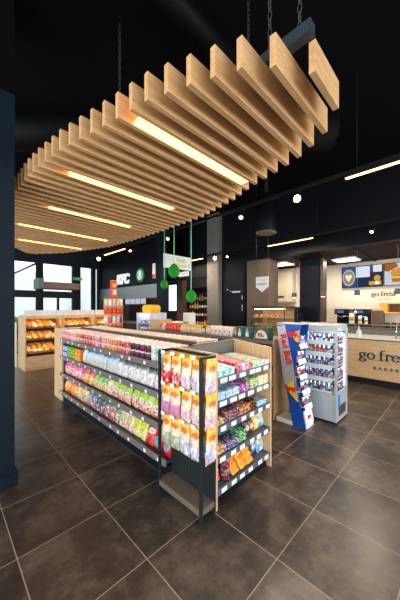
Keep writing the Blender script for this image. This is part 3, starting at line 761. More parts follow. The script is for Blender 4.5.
grid('tab_blue', [(150, 196, 220), (206, 226, 238), (110, 166, 206), (236, 242, 246)], [0.09, 0.19, 0.29], Y4, Z4, 0.092, 0.12, 0.036, 2, 'pale blue candy carton', 'second end-bay shelf', 'candy', 'candy cartons on second end-bay shelf', objname='candy_carton')
grid('tab_purple', [(150, 60, 140), (196, 110, 180), (110, 40, 110), (236, 210, 230)], [0.385, 0.46], Y4, Z4, 0.068, 0.12, 0.042, 2, 'purple candy carton', 'second end-bay shelf', 'candy', 'candy cartons on second end-bay shelf', objname='candy_carton')
grid('tab_green', [(110, 184, 70), (60, 140, 60), (200, 226, 140), (240, 240, 220)], [0.54, 0.61], Y4, Z4, 0.062, 0.12, 0.05, 2, 'green candy carton', 'second end-bay shelf', 'candy', 'candy cartons on second end-bay shelf', objname='candy_carton')
grid('tab_cream', [(246, 226, 170), (226, 236, 230), (250, 240, 220), (240, 200, 110)], [0.69, 0.78], Y4, Z4, 0.08, 0.12, 0.05, 2, 'cream and yellow candy carton', 'second end-bay shelf', 'candy', 'candy cartons on second end-bay shelf', objname='candy_carton')
Z3 = 0.655; Y3 = [0.09, 0.25, 0.40]
def barfn(cols, w_, l_, h_):
    mt = spots(cols, 6, 0.25, 'bar_wrapper'); return lambda: bar(w_, l_, h_).build('chocolate_bar', mt)
def bars(key, cols, xs, z, w_, l_, h_, layers, nm, shelf, ys_=Y3):
    grid(key, cols, xs, ys_, z, w_, l_, h_, layers, nm, shelf, 'chocolate bar', 'chocolate bars on ' + shelf, fn=barfn(cols, w_, l_, h_))
bars('bar_tan', [(196, 130, 70), (226, 180, 110), (150, 80, 40), (240, 220, 190)], [0.06, 0.115], Z3, 0.05, 0.14, 0.026, 2, 'tan chocolate bar', 'third end-bay shelf')
bars('bar_dark', [(60, 36, 34), (120, 60, 50), (196, 180, 180), (180, 60, 50), (90, 110, 140)], [0.17, 0.225, 0.28, 0.335], Z3, 0.05, 0.14, 0.028, 3, 'dark brown chocolate bar', 'third end-bay shelf')
bars('bar_red', [(170, 60, 44), (226, 120, 70), (60, 36, 30), (240, 200, 150)], [0.39, 0.445, 0.5], Z3, 0.05, 0.14, 0.028, 3, 'red-brown chocolate bar', 'third end-bay shelf')
bars('bar_black', [(44, 30, 26), (206, 110, 50), (90, 50, 36), (30, 26, 28)], [0.555, 0.61], Z3, 0.05, 0.14, 0.028, 3, 'black and orange chocolate bar', 'third end-bay shelf')
bars('bar_sky', [(170, 214, 230), (226, 240, 246), (120, 186, 214)], [0.67, 0.73, 0.79], Z3, 0.055, 0.14, 0.024, 2, 'sky blue wafer bar', 'third end-bay shelf')
Z2 = 0.405
bars('bar_violet', [(90, 80, 160), (150, 140, 206), (60, 50, 110), (200, 190, 150)], [0.16, 0.215, 0.27, 0.325], Z2, 0.05, 0.14, 0.03, 2, 'violet chocolate bar', 'fourth end-bay shelf')
bars('bar_cookie', [(206, 150, 90), (230, 190, 140), (170, 100, 50)], [0.06, 0.11], Z2, 0.046, 0.14, 0.04, 2, 'biscuit-brown bar', 'fourth end-bay shelf')
bars('bar_green', [(50, 170, 90), (130, 210, 130), (30, 120, 90), (200, 236, 190)], [0.38, 0.435], Z2, 0.05, 0.14, 0.034, 3, 'green chocolate bar', 'fourth end-bay shelf')
PB = {
 'brown': (bagmat('brown_pouch', (66, 34, 28), [(90, 46, 36), (60, 30, 26), (170, 110, 80)], (236, 226, 210), 0.7, 6, (90, 40, 36), 0.42, (0.3, 0.14)), 'brown chocolate pouch'),
 'yellow': (bagmat('yellow_pouch', (246, 190, 40), [(250, 206, 60), (240, 170, 30), (250, 226, 120)], (250, 240, 210), 0.7, 6, (180, 60, 40), 0.45, (0.28, 0.2)), 'yellow chocolate pouch'),
 'sky': (bagmat('sky_blue_pouch', (110, 186, 226), [(130, 200, 236), (90, 160, 214), (240, 240, 230)], (250, 214, 120), 0.75, 6, (60, 110, 180), 0.5, (0.3, 0.16)), 'sky blue chocolate pouch'),
 'orange': (bagmat('orange_pouch', (244, 150, 20), [(248, 166, 30), (240, 130, 16), (250, 190, 60)], (110, 50, 30), 0.8, 6, (250, 236, 220), 0.48, (0.38, 0.17)), 'orange wafer bag'),
 'blue': (bagmat('blue_pouch', (50, 90, 170), [(60, 110, 190), (40, 70, 140), (240, 150, 60)], (240, 236, 230), 0.7, 6, (50, 80, 170), 0.5, (0.3, 0.2)), 'blue sweets pouch'),
 'white': (bagmat('white_red_pouch', (236, 226, 206), [(240, 226, 200), (226, 196, 150), (250, 244, 236)], (206, 30, 40), 0.8, 6, (220, 40, 50), 0.32, (0.4, 0.2)), 'cream and red nut pouch')}
def stand_pouch(k, x, y, z, w_, h_, lab, lean=0.25, rz=0.0):
    put('sp_%s_%.3f_%.3f' % (k, w_, h_), simple('chocolate_pouch', lambda: pouch(w_, h_, 0.06, slump=0.4), PB[k][0]), (EX0 + x, EY + y, ez(z, y) + 0.004), (-lean, 0, rz), lab, 'pouch', 'standing pouches on the near bay')
for j, y in enumerate((0.075, 0.16)):
    for i, x in enumerate((0.53, 0.60)): stand_pouch('brown', x, y, Z2, 0.09, 0.155, 'brown chocolate pouch on fourth shelf, %s row, %s from the green bars' % (('front', 'rear')[j], ORD[i]), rz=R.uniform(-.1, .1))
    stand_pouch('yellow', 0.685, y, Z2, 0.1, 0.17, 'yellow chocolate pouch on fourth shelf, %s row, beside brown pouches' % ('front', 'rear')[j])
    stand_pouch('sky', 0.785, y, Z2, 0.1, 0.19, 'sky blue pouch on fourth shelf, %s row, against right oak panel' % ('front', 'rear')[j])
Z1 = 0.145
for j, y in enumerate((0.085, 0.17)):
    stand_pouch('white', 0.085, y, Z1, 0.11, 0.19, 'cream and red nut pouch on bottom shelf, %s of two, by left panel' % ('front', 'rear')[j])
    stand_pouch('sky', 0.785, y, Z1, 0.115, 0.20, 'sky blue pouch on bottom shelf, %s row, against right oak panel' % ('front', 'rear')[j])
    stand_pouch('blue', 0.69, y + 0.03, Z1, 0.09, 0.15, 'dark blue pouch on bottom shelf, %s of two, beside the sky blue pouch' % ('front', 'rear')[j])
MAR = spots([(110, 40, 60), (150, 60, 80), (70, 30, 46), (190, 140, 140)], 7, 0.3, 'maroon_tin')
for i in range(2):
    def f():
        t = MB().lathe([(0.04, 0), (0.043, 0.003), (0.043, 0.082), (0.04, 0.085)], 16).build('sweets_tin', MAR)
        MB().lathe([(0.044, 0.082), (0.0445, 0.088), (0.043, 0.093), (0.0, 0.094)], 16).build('lid', flat((176, 150, 156), 0.3, 0.3, name='tin_lid'), t); return t
    put('tin', f, (EX0 + 0.195, EY + 0.07, ez(Z1, 0.07) + 0.004 + i*0.0945), (TILT, 0, 0), '%s of two stacked maroon sweets tins on the bottom shelf' % ('lower', 'upper')[i], 'tin', 'maroon sweets tins')
for i, (x, rz) in enumerate(((0.32, 0.12), (0.44, 0.08), (0.55, 0.05))):
    for l in range(3):
        put('orb', simple('wafer_bag', lambda: pouch(0.115, 0.19, 0.05), PB['orange'][0]), (EX0 + x, EY + 0.035 + l*0.03, ez(Z1, 0.05) + 0.012 + l*0.044), (-1.12, 0, rz),
            'orange wafer bag lying on bottom shelf, %s layer of %s heap from maroon tins' % (('lowest', 'middle', 'top')[l], ORD[i]), 'wafer bag', 'orange wafer bags on the bottom shelf')

# ---------------------------------------------------------------- hanging display stand at the corner
hs = thing('hanging_display_stand', 'narrow dark grey metal stand of hanging sweets bags at shelving corner', 'display stand', (1.405, 1.395, 0))
for x in (0.0, 0.15):
    for y in (0.0, 0.525): MB().box(x, x + 0.022, y, y + 0.022, 0.0, 1.265, c=0.001).build('post', DARKST, hs)
MB().box(0.022, 0.15, 0.0, 0.022, 1.243, 1.265).box(0.022, 0.15, 0.525, 0.547, 1.243, 1.265).box(0.15, 0.172, 0.022, 0.525, 1.243, 1.265).build('top_frame', DARKST, hs)
MB().box(0.0, 0.172, 0.022, 0.525, 0.075, 0.1).box(0.022, 0.15, 0.0, 0.022, 0.055, 0.1).box(0.022, 0.15, 0.525, 0.547, 0.055, 0.1).box(0.0, 0.022, 0.022, 0.525, 0.05, 0.075).build('base_tray', flat((112, 100, 86), 0.42, 0.1, name='tray_metal'), hs)
bp_ = MB().box(0.152, 0.168, 0.022, 0.525, 0.1, 1.243)
for i in range(14): bp_.box(0.148, 0.152, 0.035 + i*0.035, 0.052 + i*0.035, 0.1, 1.243)
bp_.build('back_panel', flat((40, 44, 46), 0.5, name='ribbed_back'), hs)
YC = flat((244, 206, 70), 0.4, name='yellow_card')
def hcard():
    n = NT('printed_header_card'); b = n.bsdf(0.4); g = n.coord('Generated'); s = n.n('ShaderNodeSeparateXYZ'); n.l(g, s.inputs[0])
    dx = n.math('DIVIDE', n.math('SUBTRACT', s.outputs[0], 0.5), 0.36); dz = n.math('DIVIDE', n.math('SUBTRACT', s.outputs[2], 0.52), 0.15)
    d = n.math('ADD', n.math('MULTIPLY', dx, dx), n.math('MULTIPLY', dz, dz)); nz = n.noise(g, 9, 3)
    c = n.mix(n.math('LESS_THAN', s.outputs[2], n.math('MULTIPLY_ADD', nz.outputs[0], 0.9, -0.02)), lin((232, 186, 62)), lin((226, 210, 176)))
    c = n.mix(n.math('LESS_THAN', n.math('ADD', d, n.math('MULTIPLY_ADD', nz.outputs[0], 4.0, -2.0)), 0.9), c, lin((226, 104, 36)))
    n.l(c, b.inputs['Base Color']); return n.m
HC = hcard()
HB = {
 'redhearts': (bagmat('red_white_bag', (226, 40, 40), [(200, 20, 30), (214, 30, 36), (236, 206, 200), (190, 14, 26)], None, 1.5, 8, foot=(244, 200, 60)), 'red and white'),
 'pastel': (bagmat('pastel_bag', (246, 230, 236), [(226, 200, 204), (214, 170, 182), (190, 190, 206), (230, 222, 214), (180, 150, 176)], None, 1.5, 8, foot=(244, 206, 80)), 'pale pastel'),
 'pinktube': (bagmat('pink_bag', (230, 160, 190), [(206, 134, 166), (216, 156, 182), (190, 116, 152)], None, 1.5, 3, foot=(244, 206, 80)), 'solid pink'),
 'pinkwhite': (bagmat('pink_white_bag', (246, 214, 214), [(230, 206, 198), (220, 170, 170), (232, 222, 214), (206, 146, 156)], None, 1.5, 10, foot=(244, 206, 80)), 'pink-white'),
 'stripe': (bagmat('green_stripe_bag', (206, 214, 190), [(160, 182, 136), (200, 206, 180), (136, 164, 126), (190, 166, 176)], None, 1.5, 5, foot=(244, 206, 60)), 'pale green'),
 'mallow': (bagmat('marshmallow_bag', (236, 240, 246), [(222, 222, 228), (150, 192, 220), (218, 170, 196), (230, 230, 234), (170, 150, 200)], None, 1.5, 6, foot=(240, 214, 70)), 'white, blue and pink')}
def hbag(k, w_):
    def f():
        o = pouch(w_, 0.2, 0.05, slump=0.5).build('hanging_sweets_bag', HB[k][0])
        m = MB(); z0, z1 = 0.125, 0.28
        vs = []; fs = []; nx, nz = 6, 4
        for sd in (-1, 1):
            for j in range(nz+1):
                for i in range(nx+1):
                    u = i/nx; v = j/nz; t = (1 - abs(2*u-1)**3)**.6 * (1 - v)**0.8 if 0 < u < 1 else 0
                    vs.append(((u-.5)*w_*1.01, sd*(0.027*t + 0.003), z0 + (z1-z0)*v))
        kk = (nx+1)*(nz+1)
        for s2 in range(2):
            for j in range(nz):
                for i in range(nx):
                    a = s2*kk + j*(nx+1) + i; fs.append([a, a+1, a+nx+2, a+nx+1])
        for i in range(nx): a = nz*(nx+1)+i; fs.append([a, a+1, a+1+kk, a+kk])
        m.add(vs, fs, 0, True).build('header_card', HC, o)
        return o
    return f
ROWS = [(1.245, ['redhearts', 'redhearts', 'pastel', 'pastel']), (0.975, ['pinktube', 'pinktube', 'pinkwhite', 'pinkwhite']), (0.71, ['stripe', 'stripe', 'mallow', 'mallow'])]
RN = ('top', 'middle', 'bottom')
for r_, (zt, ks) in enumerate(ROWS):
    MB().box(0.135, 0.147, 0.022, 0.525, zt - 0.02, zt - 0.005).build('hook_bar', DARKST, hs)
    for i, k in enumerate(ks):
        y = 0.46 - i*0.128; hk = MB().tube((0.14, y, zt - 0.012), (-0.005, y, zt - 0.008), 0.0025, 6).tube((-0.005, y, zt - 0.008), (-0.005, y, zt + 0.004), 0.0025, 6).build('hook', STEEL, hs)
        MB().box(-0.012, -0.009, y - 0.026, y + 0.026, zt - 0.006, zt + 0.024).tube((-0.01, y, zt + 0.0), (-0.004, y, zt), 0.003, 5).build('price_tag', flat((226, 232, 240), 0.4, name='tag_white'), hk)
        for q, xx in enumerate((0.03, 0.1)):
            put('hb' + k, hbag(k, 0.118), (1.405 + xx, 1.395 + y + R.uniform(-.003, .003), zt - 0.275), (R.uniform(-.05, .02), R.uniform(-.04, .04), -PI/2 + R.uniform(-.12, .12)),
                '%s sweets bag, %s row of stand, %s hook from left, %s one' % (HB[k][1], RN[r_], ORD[i], ('front', 'rear')[q]), 'hanging sweets bag', 'hanging sweets bags on the corner stand')
    k = ('pastel', 'pinkwhite', 'mallow')[r_]
    hk = MB().tube((0.09, 0.022, zt - 0.01), (0.09, -0.03, zt - 0.01), 0.0025, 6).build('hook', STEEL, hs)
    put('hb' + k, hbag(k, 0.118), (1.405 + 0.09, 1.395 - 0.012, zt - 0.28), (0.02, 0.03, R.uniform(-.1, .1)), '%s sweets bag hanging on right side of stand, %s row' % (HB[k][1], RN[r_]), 'hanging sweets bag', 'hanging sweets bags on the corner stand')
# ---------------------------------------------------------------- second gondola, across the aisle
g2 = thing('gondola_shelving', 'second grey shelving unit across the aisle behind the first, topped with bags', 'shelving unit', (3.48, 1.97, 0))
L2 = 3.3
MB().box(0.02, 0.05, 0.02, L2, 0.0, 0.12).build('kick_plate', BLACK, g2)
MB().box(0.42, 0.47, 0.02, L2, 0.0, 1.12).build('back_panel', flat((52, 54, 56), 0.5), g2)
MB().box(0.0, 0.86, -0.022, 0.0, 0.0, 1.175).build('end_panel', wood((196, 160, 116), (160, 124, 84), 'z', name='tan_panel'), g2)
for z in (0.2, 0.52, 0.84): shelf_unit(g2, z, 0.0, 0.42, L2, 10, flat((84, 82, 84), 0.4, 0.2), RAIL)
s_ = MB().box(0.0, 0.86, 0.0, L2, 1.12, 1.14).build('shelf', flat((84, 82, 84), 0.4, 0.2), g2)
MB().box(-0.012, 0.0, 0.0, L2, 1.10, 1.155).build('price_rail', RAIL, s_)
P2 = {
 'goldbag': (bagmat('gold_snack_bag', (236, 190, 80), [(240, 206, 120), (226, 170, 60), (250, 236, 200)], (250, 240, 220), 0.7, 7, (190, 110, 40), 0.45), 'golden snack bag'),
 'redbag': (bagmat('red_snack_bag', (226, 44, 36), [(230, 50, 40), (214, 30, 30), (240, 96, 60)], (240, 90, 60), 0.8, 6), 'red snack bag'),
 'brownbag': (bagmat('brown_snack_bag', (130, 84, 50), [(150, 96, 60), (110, 70, 44), (226, 200, 160)], (240, 226, 206), 0.8, 6), 'brown snack bag'),
 'whitebag': (bagmat('white_snack_bag', (240, 232, 226), [(244, 236, 230), (236, 226, 220), (230, 206, 200)], (226, 80, 70), 0.85, 6, None, 0.5, (0.14, 0.12)), 'white snack bag'),
 'orangebag': (bagmat('orange_snack_bag', (236, 130, 40), [(240, 150, 50), (226, 110, 40), (250, 210, 120)], (190, 40, 30), 0.75, 6), 'orange snack bag')}
y = 4.80; i = 0; cnt = {}
for k, n_ in (('orangebag', 1), ('whitebag', 1), ('redbag', 5), ('goldbag', 6), ('brownbag', 1), ('goldbag', 1), ('whitebag', 5)):
    for q in range(n_):
        for row in range(2):
            ck = (k, row); cnt[ck] = cnt.get(ck, 0) + 1
            kk = 'goldbag' if (k == 'whitebag' and row == 1) else k
            put('s2' + kk, simple('snack_bag', lambda: pouch(0.105, 0.17, 0.07, slump=0.4), P2[kk][0]), (3.56 + row*0.12, y, 1.141 + row*0.002), (-0.12, 0, -PI/2 + R.uniform(-.1, .1)),
                '%s on top of second shelving unit, %s row, %s from far end' % (P2[kk][1], ('front', 'rear')[row], ORD[i]), 'snack bag', 'snack bags on top of the second shelving unit')
        y -= 0.104; i += 1
# wine gift boxes and a cake box at the near end
GB = flat((40, 84, 60), 0.4, name='bottle_green_card')
def winebox():
    m = MB().box(-0.07, 0.07, -0.05, 0.05, 0, 0.19, c=0.003)
    m.prism([(-.03, .03), (.03, .03), (.03, .11), (.012, .135), (.012, .165), (-.012, .165), (-.012, .135), (-.03, .11)], -0.0512, -0.05, 'xz', 1)
    m.box(-0.026, 0.026, -0.0518, -0.0512, 0.05, 0.09, 2)
    return m.build('gift_box', [GB, flat((170, 206, 210), 0.3, name='printed_bottle'), PAPER])
for i in range(2): put('winebox', winebox, (3.57, 2.60 - i*0.15, 1.141), -PI/2 + 0.05, 'dark green gift box with bottle picture, %s of two on second shelving unit' % ('left', 'right')[i], 'box', 'green gift boxes')
def cakebox():
    m = MB().box(-0.115, 0.115, -0.08, 0.08, 0, 0.2, c=0.004)
    m.prism([(0.105*math.cos(t*PI/10), 0.03 + 0.13*math.sin(t*PI/10)) for t in range(11)], -0.0815, -0.08, 'xz', 1)
    for j in range(7): m.prism([(-.05+.028*(j % 4) + .014*math.cos(a*PI/4), .07+.03*(j//4) + .016*math.sin(a*PI/4)) for a in range(8)], -0.083, -0.0815, 'xz', 2)
    m.prism([(.03*math.cos(a*PI/5), .168 + .014*math.sin(a*PI/5)) for a in range(10)], -0.083, -0.0815, 'xz', 3)
    return m.build('cake_box', [GB, flat((236, 226, 206), 0.4, name='cream_print'), flat((150, 90, 50), 0.5, name='brown_print'), RED])
tag(cakebox(), 'green and cream cake box with domed picture at near end of second shelving', 'box').location = (3.59, 2.18, 1.141)
bpy.data.objects['cake_box'].rotation_euler = (0, 0, -PI/2)
# packs on the lower shelves, glimpsed past the oak panel
for z, ks in ((0.84, ('brownbag', 'goldbag', 'orangebag')), (0.52, ('goldbag', 'orangebag', 'brownbag')), (0.2, ('redbag', 'goldbag', 'whitebag'))):
    for j in range(9):
        k = ks[(j // 2) % 3]
        put('s2' + k, None, (3.57, 2.06 + j*0.115, z + 0.001), (-0.1, 0, -PI/2), '%s on %s shelf of second unit, %s from tan end panel' % (P2[k][1], {0.84: 'upper', 0.52: 'middle', 0.2: 'bottom'}[z], ORD[j]), 'snack bag', 'snack bags inside the second shelving unit')

# ---------------------------------------------------------------- blue and silver can display stand
RBLUE = flat((20, 78, 172), 0.35, name='bright_blue_panel'); RSILV = flat((196, 198, 202), 0.35, 0.25, name='silver_panel')
RRED = flat((226, 28, 40), 0.35, name='bright_red'); RYEL = flat((252, 200, 20), 0.35, name='bright_yellow')
rs = thing('can_display_stand', 'tall blue and silver drinks can display stand beside glass cooler', 'display stand', (3.49, 1.48, 0))
def ylean(z):   # front edge and rear edge of the side panel at height z, local y
    F = [(0.03, 0.0), (0.36, 0.10), (0.52, 0.17), (0.72, 0.16), (1.0, 0.125), (1.41, 0.07)]
    Bk = [(0.03, 0.184), (0.36, 0.25), (0.5, 0.285), (0.72, 0.335), (1.0, 0.375), (1.41, 0.425)]
    def f(t):
        for (a, p), (b, q) in zip(t, t[1:]):
            if a <= z <= b: return p + (q - p)*(z - a)/(b - a)
        return t[0][1] if z < t[0][0] else t[-1][1]
    return f(F), f(Bk)
zs = [0.0, 0.18, 0.36, 0.52, 0.72, 0.86, 1.0, 1.2, 1.41]
poly = [(ylean(z)[0], z) for z in zs] + [(ylean(z)[1], z) for z in reversed(zs)]
for x0, x1 in ((0.0, 0.015), (0.255, 0.27)):
    p = MB().prism(poly, x0, x1, 'yz').build('side_panel', RBLUE, rs)
    if x0 == 0.0:
        # silver field from the top rear corner down to the waist; the blue stays as a wedge at the top front and below
        zz_ = [0.56, 0.64, 0.72, 0.86, 1.0, 1.2, 1.405]
        def inner(z): return ylean(z)[0] + max(0.0, (z - 0.76)/(1.405 - 0.76))*0.235
        MB().prism([(inner(z), z) for z in zz_] + [(ylean(z)[1], z) for z in reversed(zz_)], -0.003, 0.0, 'yz').build('silver_field', RSILV, p)
        def bull(cy, cz, s, face=-1):
            # charging bull: head low at the far side, humped back, bent legs, raised tail
            pts = [(-.50,-.02),(-.44,.12),(-.34,.16),(-.30,.30),(-.24,.18),(-.10,.24),(.06,.20),(.20,.26),(.34,.16),(.40,.30),(.52,.34),(.44,.22),(.46,.02),(.58,-.16),(.50,-.20),(.36,-.06),(.30,-.20),(.16,-.30),(.14,-.22),(.20,-.10),(.02,-.08),(-.10,-.20),(-.26,-.30),(-.22,-.18),(-.16,-.08),(-.30,-.06),(-.40,-.16)]
            return [(cy + s*a*face, cz + s*b_) for a, b_ in pts]
        MB().prism([(0.088, 1.335)] + [(0.125 + 0.052*math.sin(PI*t/10), 1.335 - 0.17*t/10) for t in range(1, 10)] + [(0.105, 1.165)], -0.0045, -0.0003, 'yz').build('emblem_sun', RYEL, p)
        MB().prism(bull(0.19, 1.265, 0.17), -0.0065, -0.0047, 'yz').build('emblem_bull', RRED, p)
        MB().prism([(ylean(.66)[0], .66), (ylean(.52)[0], .52), (ylean(.36)[0], .36), (ylean(.36)[0] + .02, .355), (0.24, .46), (0.275, .56), (0.25, .575)], -0.0045, -0.0003, 'yz').build('emblem_sun', RYEL, p)
        MB().prism(bull(0.215, 0.50, 0.15), -0.0065, -0.0047, 'yz').build('emblem_bull', RRED, p)
        text('Red Bull', 0.128, 0.0015, '-x', (-0.0045, 0.285, 1.06), 'lettering', RRED, p, bold=0.005, roll=-PI/2 + 0.24, sx=1.0)
        text('ENERGY', 0.022, 0.001, '-x', (-0.0045, 0.375, 1.385), 'lettering', flat((40, 52, 80), 0.4, name='dark_print'), p, bold=0.001)
MB().prism([(0.155, 0.05), (0.175, 0.05), (0.42, 1.40), (0.40, 1.40)], 0.015, 0.255, 'yz').build('back_panel', flat((214, 220, 228), 0.4, name='pale_back'), rs)
MB().box(0.016, 0.254, 0.0, 0.19, 0.0, 0.06).box(0.0, 0.27, 0.19, 0.44, 0.0, 0.06, c=0.006).build('base', WHITE, rs)
fp = MB().prism([(-0.004, 0.06), (0.012, 0.06), (0.05, 0.235), (0.034, 0.235)], 0.015, 0.255, 'yz').build('front_panel', WHITE, rs)
def bullx(cx, cz, s):
    return [(cx - a, b_) for a, b_ in [(q[0] - cx, q[1]) for q in bull(cx, cz, s, 1)]]
MB().prism([(0.135 + 0.024*math.cos(t*PI/6), 0.14 + 0.024*math.sin(t*PI/6)) for t in range(12)], 0.0085, 0.0105, 'xz').build('emblem_sun', RYEL, fp)
MB().prism(bullx(0.135, 0.14, 0.10), 0.006, 0.0086, 'xz').build('emblem_bull', RRED, fp)
hcap = MB().box(0.0, 0.27, 0.06, 0.43, 1.41, 1.425, c=0.003).build('top_cap', RSILV, rs)
CBL = flat((24, 70, 160), 0.25, 0.5, name='can_blue'); CSI = flat((206, 212, 222), 0.2, 0.7, name='can_silver'); CRD = flat((214, 40, 50), 0.25, 0.4, name='can_red')
COR = flat((236, 110, 60), 0.25, 0.4, name='can_orange'); CWH = flat((232, 238, 244), 0.25, 0.3, name='can_white'); CPU = flat((120, 80, 170), 0.25, 0.4, name='can_violet')
def can(kind):
    a, b_, band = {'blue': (CBL, CSI, CRD), 'silver': (CSI, CBL, CRD), 'red': (CRD, CSI, RYEL), 'white': (CWH, CSI, CBL), 'orange': (COR, CSI, CRD), 'violet': (CPU, CSI, CWH)}[kind]
    def f():
        r = 0.0255
        m = MB().lathe([(r*.82, 0, 3), (r, 0.006, 0), (r, 0.055, 2), (r, 0.078, 1), (r, 0.122, 3), (r*.86, 0.13, 3), (r*.84, 0.133, 3), (r*.78, 0.130, 3), (0, 0.130, 3)], 12)
        # two-tone quarters round the body
        for i_, q in enumerate(m.mi):
            ring, seg = i_ // 12, i_ % 12
            if ring == 1 and (seg // 3) % 2: m.mi[i_] = 1
            if ring == 3 and (seg // 3) % 2: m.mi[i_] = 0
        return m.build('drinks_can', [a, b_, band, CHROME])
    return f
DEN = ('top', 'second', 'third', 'fourth', 'lowest')
for i, (z, yf) in enumerate(((1.12, 0.10), (0.90, 0.12), (0.69, 0.10), (0.49, 0.06), (0.29, 0.03))):
    yb = 0.155 + 0.18*z
    tr = MB().box(0.016, 0.254, yf, yb, z - 0.008, z).build('tray', flat((224, 230, 238), 0.35, name='tray_white'), rs)
    MB().prism([(yf - 0.022, z - 0.045), (yf - 0.002, z + 0.022), (yf + 0.001, z + 0.022), (yf - 0.018, z - 0.045)], 0.02, 0.25, 'yz').build('price_strip', PAPER, tr)
    MB().prism([(yf - 0.019, z - 0.028), (yf - 0.0095, z + 0.004), (yf - 0.0085, z + 0.004), (yf - 0.0175, z - 0.028)], 0.1, 0.22, 'yz').build('price_tag', flat((206, 216, 240), 0.4, name='tag_blue_grey'), tr)
    for j in range(4):
        for r_ in range(2 if z > 0.6 else 1):
            k = ('blue', 'silver', 'white', 'blue')[(j + i) % 4] if i != 2 or j > 0 else 'red'
            put('can' + k, can(k), (3.49 + 0.047 + j*0.0585, 1.48 + yf + 0.032 + r_*0.056, z + 0.0005), R.uniform(0, 3), '%s drinks can on %s tray of display stand, %s row, %s from left' % (k, DEN[i], ('front', 'rear')[r_], ORD[j]), 'drinks can', 'drinks cans on the display stand')

# ---------------------------------------------------------------- glass drinks cooler with rounded top
CGREY = flat((172, 184, 190), 0.3, 0.15, var=0.03, name='cooler_pale_grey'); CIN = flat((214, 226, 232), 0.35, var=0.03, name='cooler_inside')
cl = thing('drinks_cooler', 'pale grey glass-sided drinks cooler with rounded top corners', 'cooler', (3.93, 1.24, 0))
CWd, CD, CH = 0.50, 0.62, 1.405
def rrect(w_, h0, h1, r, inset):
    a, b_ = inset, w_ - inset; rr = r - inset; pts = [(a, h0), (b_, h0)]
    pts += [(b_ - rr + rr*math.cos(t*PI/12), h1 - inset - rr + rr*math.sin(t*PI/12)) for t in range(7)]
    pts += [(a + rr + rr*math.cos(PI/2 + t*PI/12), h1 - inset - rr + rr*math.sin(PI/2 + t*PI/12)) for t in range(7)]
    return pts
def frame_ring(y0, y1, ins, hz):
    o, i_ = rrect(CWd, 0.03, CH, 0.12, 0.0), rrect(CWd, hz, CH, 0.12, ins); k = len(o); vs = []
    for y in (y0, y1):
        vs += [(x, y, z) for x, z in o] + [(x, y, z) for x, z in i_]
    fs = []
    for a in range(k):
        b_ = (a + 1) % k
        fs += [(a, b_, k+b_, k+a), (2*k+a, 3*k+a, 3*k+b_, 2*k+b_), (a, 2*k+a, 2*k+b_, b_), (k+a, k+b_, 3*k+b_, 3*k+a)]
    return MB().add(vs, fs)
MB().box(0.03, CWd - 0.03, 0.03, CD - 0.03, 0.0, 0.03).build('plinth', BLACK, cl)
fr = frame_ring(0.0, 0.025, 0.05, 0.44).build('front_frame', CGREY, cl)
frame_ring(CD - 0.05, CD, 0.055, 0.44).build('rear_frame', CGREY, cl)
MB().box(0.0, CWd, 0.025, CD - 0.05, 0.03, 0.42, c=0.006).build('machine_base', CGREY, cl)
gp = MB().box(0.10, 0.40, -0.004, 0.0, 0.10, 0.24).build('vent_grille', flat((92, 98, 104), 0.4, 0.3, name='vent_grey'), cl)
for i in range(6): MB().box(0.11, 0.39, -0.007, -0.004, 0.11 + i*0.022, 0.12 + i*0.022).build('vent_slat', flat((60, 66, 72), 0.4, 0.3), gp)
MB().box(0.075, 0.155, -0.003, 0.0, 0.20, 0.40).build('sticker', flat((52, 116, 210), 0.4, name='blue_sticker'), cl)
top = rrect(CWd, CH - 0.12, CH, 0.12, 0.0)[2:]; inn = rrect(CWd, CH - 0.12, CH, 0.12, 0.03)[2:]
MB().prism(top + inn[::-1], 0.025, CD - 0.05, 'xz').build('curved_top', CGREY, cl)
MB().box(0.24, 0.34, 0.01, 0.06, CH, CH + 0.002).build('sticker', RYEL, cl)
for x in (0.004, CWd - 0.01): MB().box(x, x + 0.006, 0.026, CD - 0.05, 0.42, CH - 0.125).build('side_glass', GLASS, cl)
MB().box(0.052, CWd - 0.052, 0.008, 0.014, 0.44, CH - 0.06).build('door_glass', GLASS, cl)
MB().box(0.05, CWd - 0.05, CD - 0.06, CD - 0.05, 0.42, CH - 0.06).build('inner_back', CIN, cl)
CL_ = [0.43, 0.62, 0.80, 0.98, 1.15]
for z in CL_[1:]:
    s2 = MB().box(0.02, CWd - 0.02, 0.028, CD - 0.07, z - 0.008, z).build('shelf', flat((226, 234, 240), 0.3, name='shelf_white'), cl)
    MB().box(0.012, 0.018, 0.06, CD - 0.07, z - 0.045, z + 0.022).build('price_rail', flat((236, 242, 248), 0.35, name='rail_white'), s2)
MB().box(0.012, 0.018, 0.06, CD - 0.07, 0.425, 0.45).build('price_rail', flat((236, 242, 248), 0.35), cl)
CFILL = glow((228, 240, 255), 9.0, 'cool_white_fill')
MB().box(0.05, CWd - 0.05, 0.1, CD - 0.1, CH - 0.045, CH - 0.033).build('cooler_fill_light', CFILL, cl)
for x, y in ((0.062, 0.027), (CWd - 0.066, 0.027)): MB().box(x, x + 0.006, y, y + 0.008, 0.46, CH - 0.16).build('cooler_fill_light', CFILL, cl)  # glowing corner strips added to brighten the cans inside
KS = (('violet', 'blue', 'white'), ('silver', 'blue', 'blue'), ('blue', 'white', 'silver'), ('red', 'orange', 'white'), ('blue', 'white', 'violet'))
